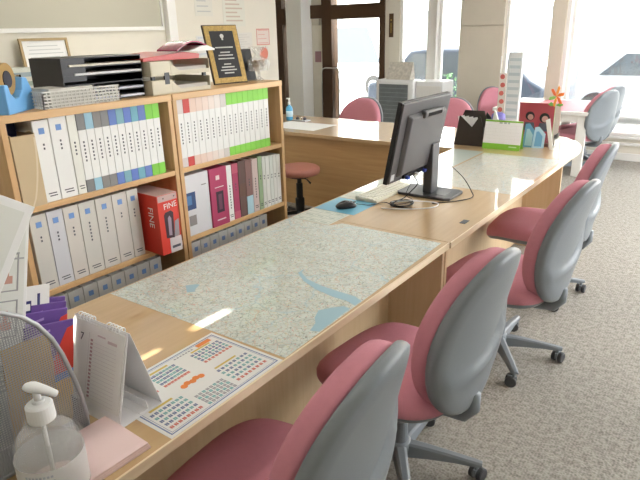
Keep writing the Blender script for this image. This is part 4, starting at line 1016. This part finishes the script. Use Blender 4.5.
notice('notice', 'small white slip on the wall left of the gold bordered plaque', 4.58, 4.78, 1.38, 1.60, (.68,.67,.64), 4, (.45,.5,.6))
notice('notice', 'pale striped notice on the wall behind the plain black plaque', 5.10, 5.48, 1.38, 1.62, (.70,.68,.62), 8, (.60,.58,.54))
notice('notice', 'square notice with a red border on the left wall near its end', 5.56, 5.80, 1.47, 1.66, (.72,.62,.56), 4, (.66,.30,.24), (.62,.26,.22))
t = notice('notice', 'round red notice beneath the red bordered square notice', 5.60, 5.76, 1.29, 1.45, (.70,.66,.60), 0)
MB().lathe([(0,.0032),(.078,.0032),(.078,.004),(0,.004)], 24, (0,.08,.08), 'x').build('red_disc', colour((.66,.22,.15)), t)
tag(MB().box(-3.53, -3.46, yf-.012, yf-.001, 1.50, 1.83).build('name_plaque', mat('brown_plaque', (.10,.05,.02), .4)), 'narrow brown plaque on the wall strip right of the glass door', 'plaque')
MB().lathe([(0,-.001),(.012,-.001),(.012,0),(0,0)], 10, (-3.495,yf-.013,1.74), 'y').box(-3.50, -3.49, yf-.0138, yf-.0128, 1.56, 1.70).build('plaque_lettering', mat('gold_paint', (.45,.30,.08), .3, metal=.5), bpy.data.objects['name_plaque'])
tag(MB().box(-4.92, -4.80, yf+.012, yf+.019, 1.13, 1.30).build('door_sticker', colour((.36,.20,.22))), 'small dull red sticker beside the door handle', 'sticker')

# ================================================================= OUTSIDE
GR = mat('paving', (.62,.61,.58), .9, noise=.06, nscale=3)
struct(MB().box(-30, 24, YW+.2, 45, -.2, -.1).build('ground_outside', GR)); bpy.data.objects['ground_outside'].name = 'floor_outside'
def car(name, label, loc, L, H_, body, glassm, rz=0):
    t = thing(name, label, 'car', loc, rz); h = L/2
    side = [(-h,.28),(-h+.05,.72),(-h+.45,.82),(-h+.95,H_-.04),(-h+1.3,H_),(h-.75,H_),(h-.25,.86),(h-.02,.74),(h,.28)]
    MB().prism(side, -.72, .72, 'y').build('body', body, t, bev=.05, seg=3)
    win = [(-h+.62,.86),(-h+1.02,H_-.08),(h-.82,H_-.08),(h-.42,.86)]
    for s in (-1, 1): MB().prism(win, s*.722, s*.728, 'y').build('side_window', glassm, t)
    for xx in (-h+.62, h-.62):
        for s in (-1, 1):
            wh = MB().lathe([(0,-.09),(.26,-.09),(.28,-.06),(.28,.06),(.26,.09),(0,.09)], 24, (xx, s*.66, .28), 'y').build('wheel', mat('tyre', (.02,.02,.02), .8), t)
            MB().lathe([(0,-.095),(.15,-.095),(.15,.095),(0,.095)], 16, (xx, s*.66, .28), 'y').build('hub_cap', SILVER, wh)
    MB().box(-h-.01, -h+.06, -.6, -.4, .55, .68).box(-h-.01, -h+.06, .4, .6, .55, .68).build('headlight', CHROME, t)
    return t
CGL = mat('car_glass', (.05,.06,.07), .1)
car('parked_car', 'dark navy car parked outside the narrow windows', (-3.45, 10.7, -.1), 3.4, 1.36, mat('car_navy', (.02,.03,.05), .5), CGL)
car('parked_car', 'silver grey car parked outside the right hand window', (.1, 12.2, -.1), 3.9, 1.30, mat('car_silver', (.30,.32,.35), .35, metal=.3), CGL)
car('parked_car', 'white van parked beyond the glass door', (-8.4, 14.5, -.1), 3.6, 1.85, mat('car_white', (.80,.81,.82), .3), CGL)
t = thing('shop_building', 'pale shop across the street with orange sign boards', 'building', (4, 27, -.1))
MB().box(-26, 14, 0, 6, 0, 7.5).build('wall', mat('shop_wall', (.74,.73,.70), .9), t)
for i in range(7): MB().box(-24+5.4*i, -21+5.4*i, -.06, -.001, .4, 2.4).build('window', mat('shop_glass', (.25,.28,.30), .2), t)
for i in range(3): MB().box(-8+5*i, -5.6+5*i, -.2, -.01, 2.5, 3.5).build('sign_board', mat('shop_orange', (.75,.30,.12), .6), t)
MB().box(-26, 14, -.9, .2, 2.45, 2.6).build('canopy', mat('canopy_grey', (.40,.41,.42), .6), t)
tag(MB().lathe([(0,0),(.06,0),(.05,3.4),(0,3.4)], 12, (-1.32,10.4,-.1)).build('street_pole', mat('pole_grey', (.25,.26,.28), .6)), 'thin grey pole outside the right hand window', 'pole')
t = thing('shrub', 'small green shrub outside the window beside the beige panel', 'shrub', (-3.1, 9.2, -.1))
b = MB(); random.seed(8)
for i in range(260):
    a, r_, z_ = random.random()*6.28, .25*math.sqrt(random.random()), .35+.65*random.random()
    p = Vector((r_*math.cos(a), r_*math.sin(a), z_)); d = Vector((random.uniform(-1,1), random.uniform(-1,1), random.uniform(-.3,1))).normalized()*.06; e = d.cross(Vector((0,0,1))).normalized()*.02
    b.add([p, p+d*.5+e, p+d, p+d*.5-e], [(0,1,2,3)])
b.build('foliage', mat('leaf', (.10,.26,.07), .6), t)
MB().tube([(0,0,0),(.02,0,.4),(0,.02,.8)], .015, 6).build('stem', colour((.15,.10,.06)), t)
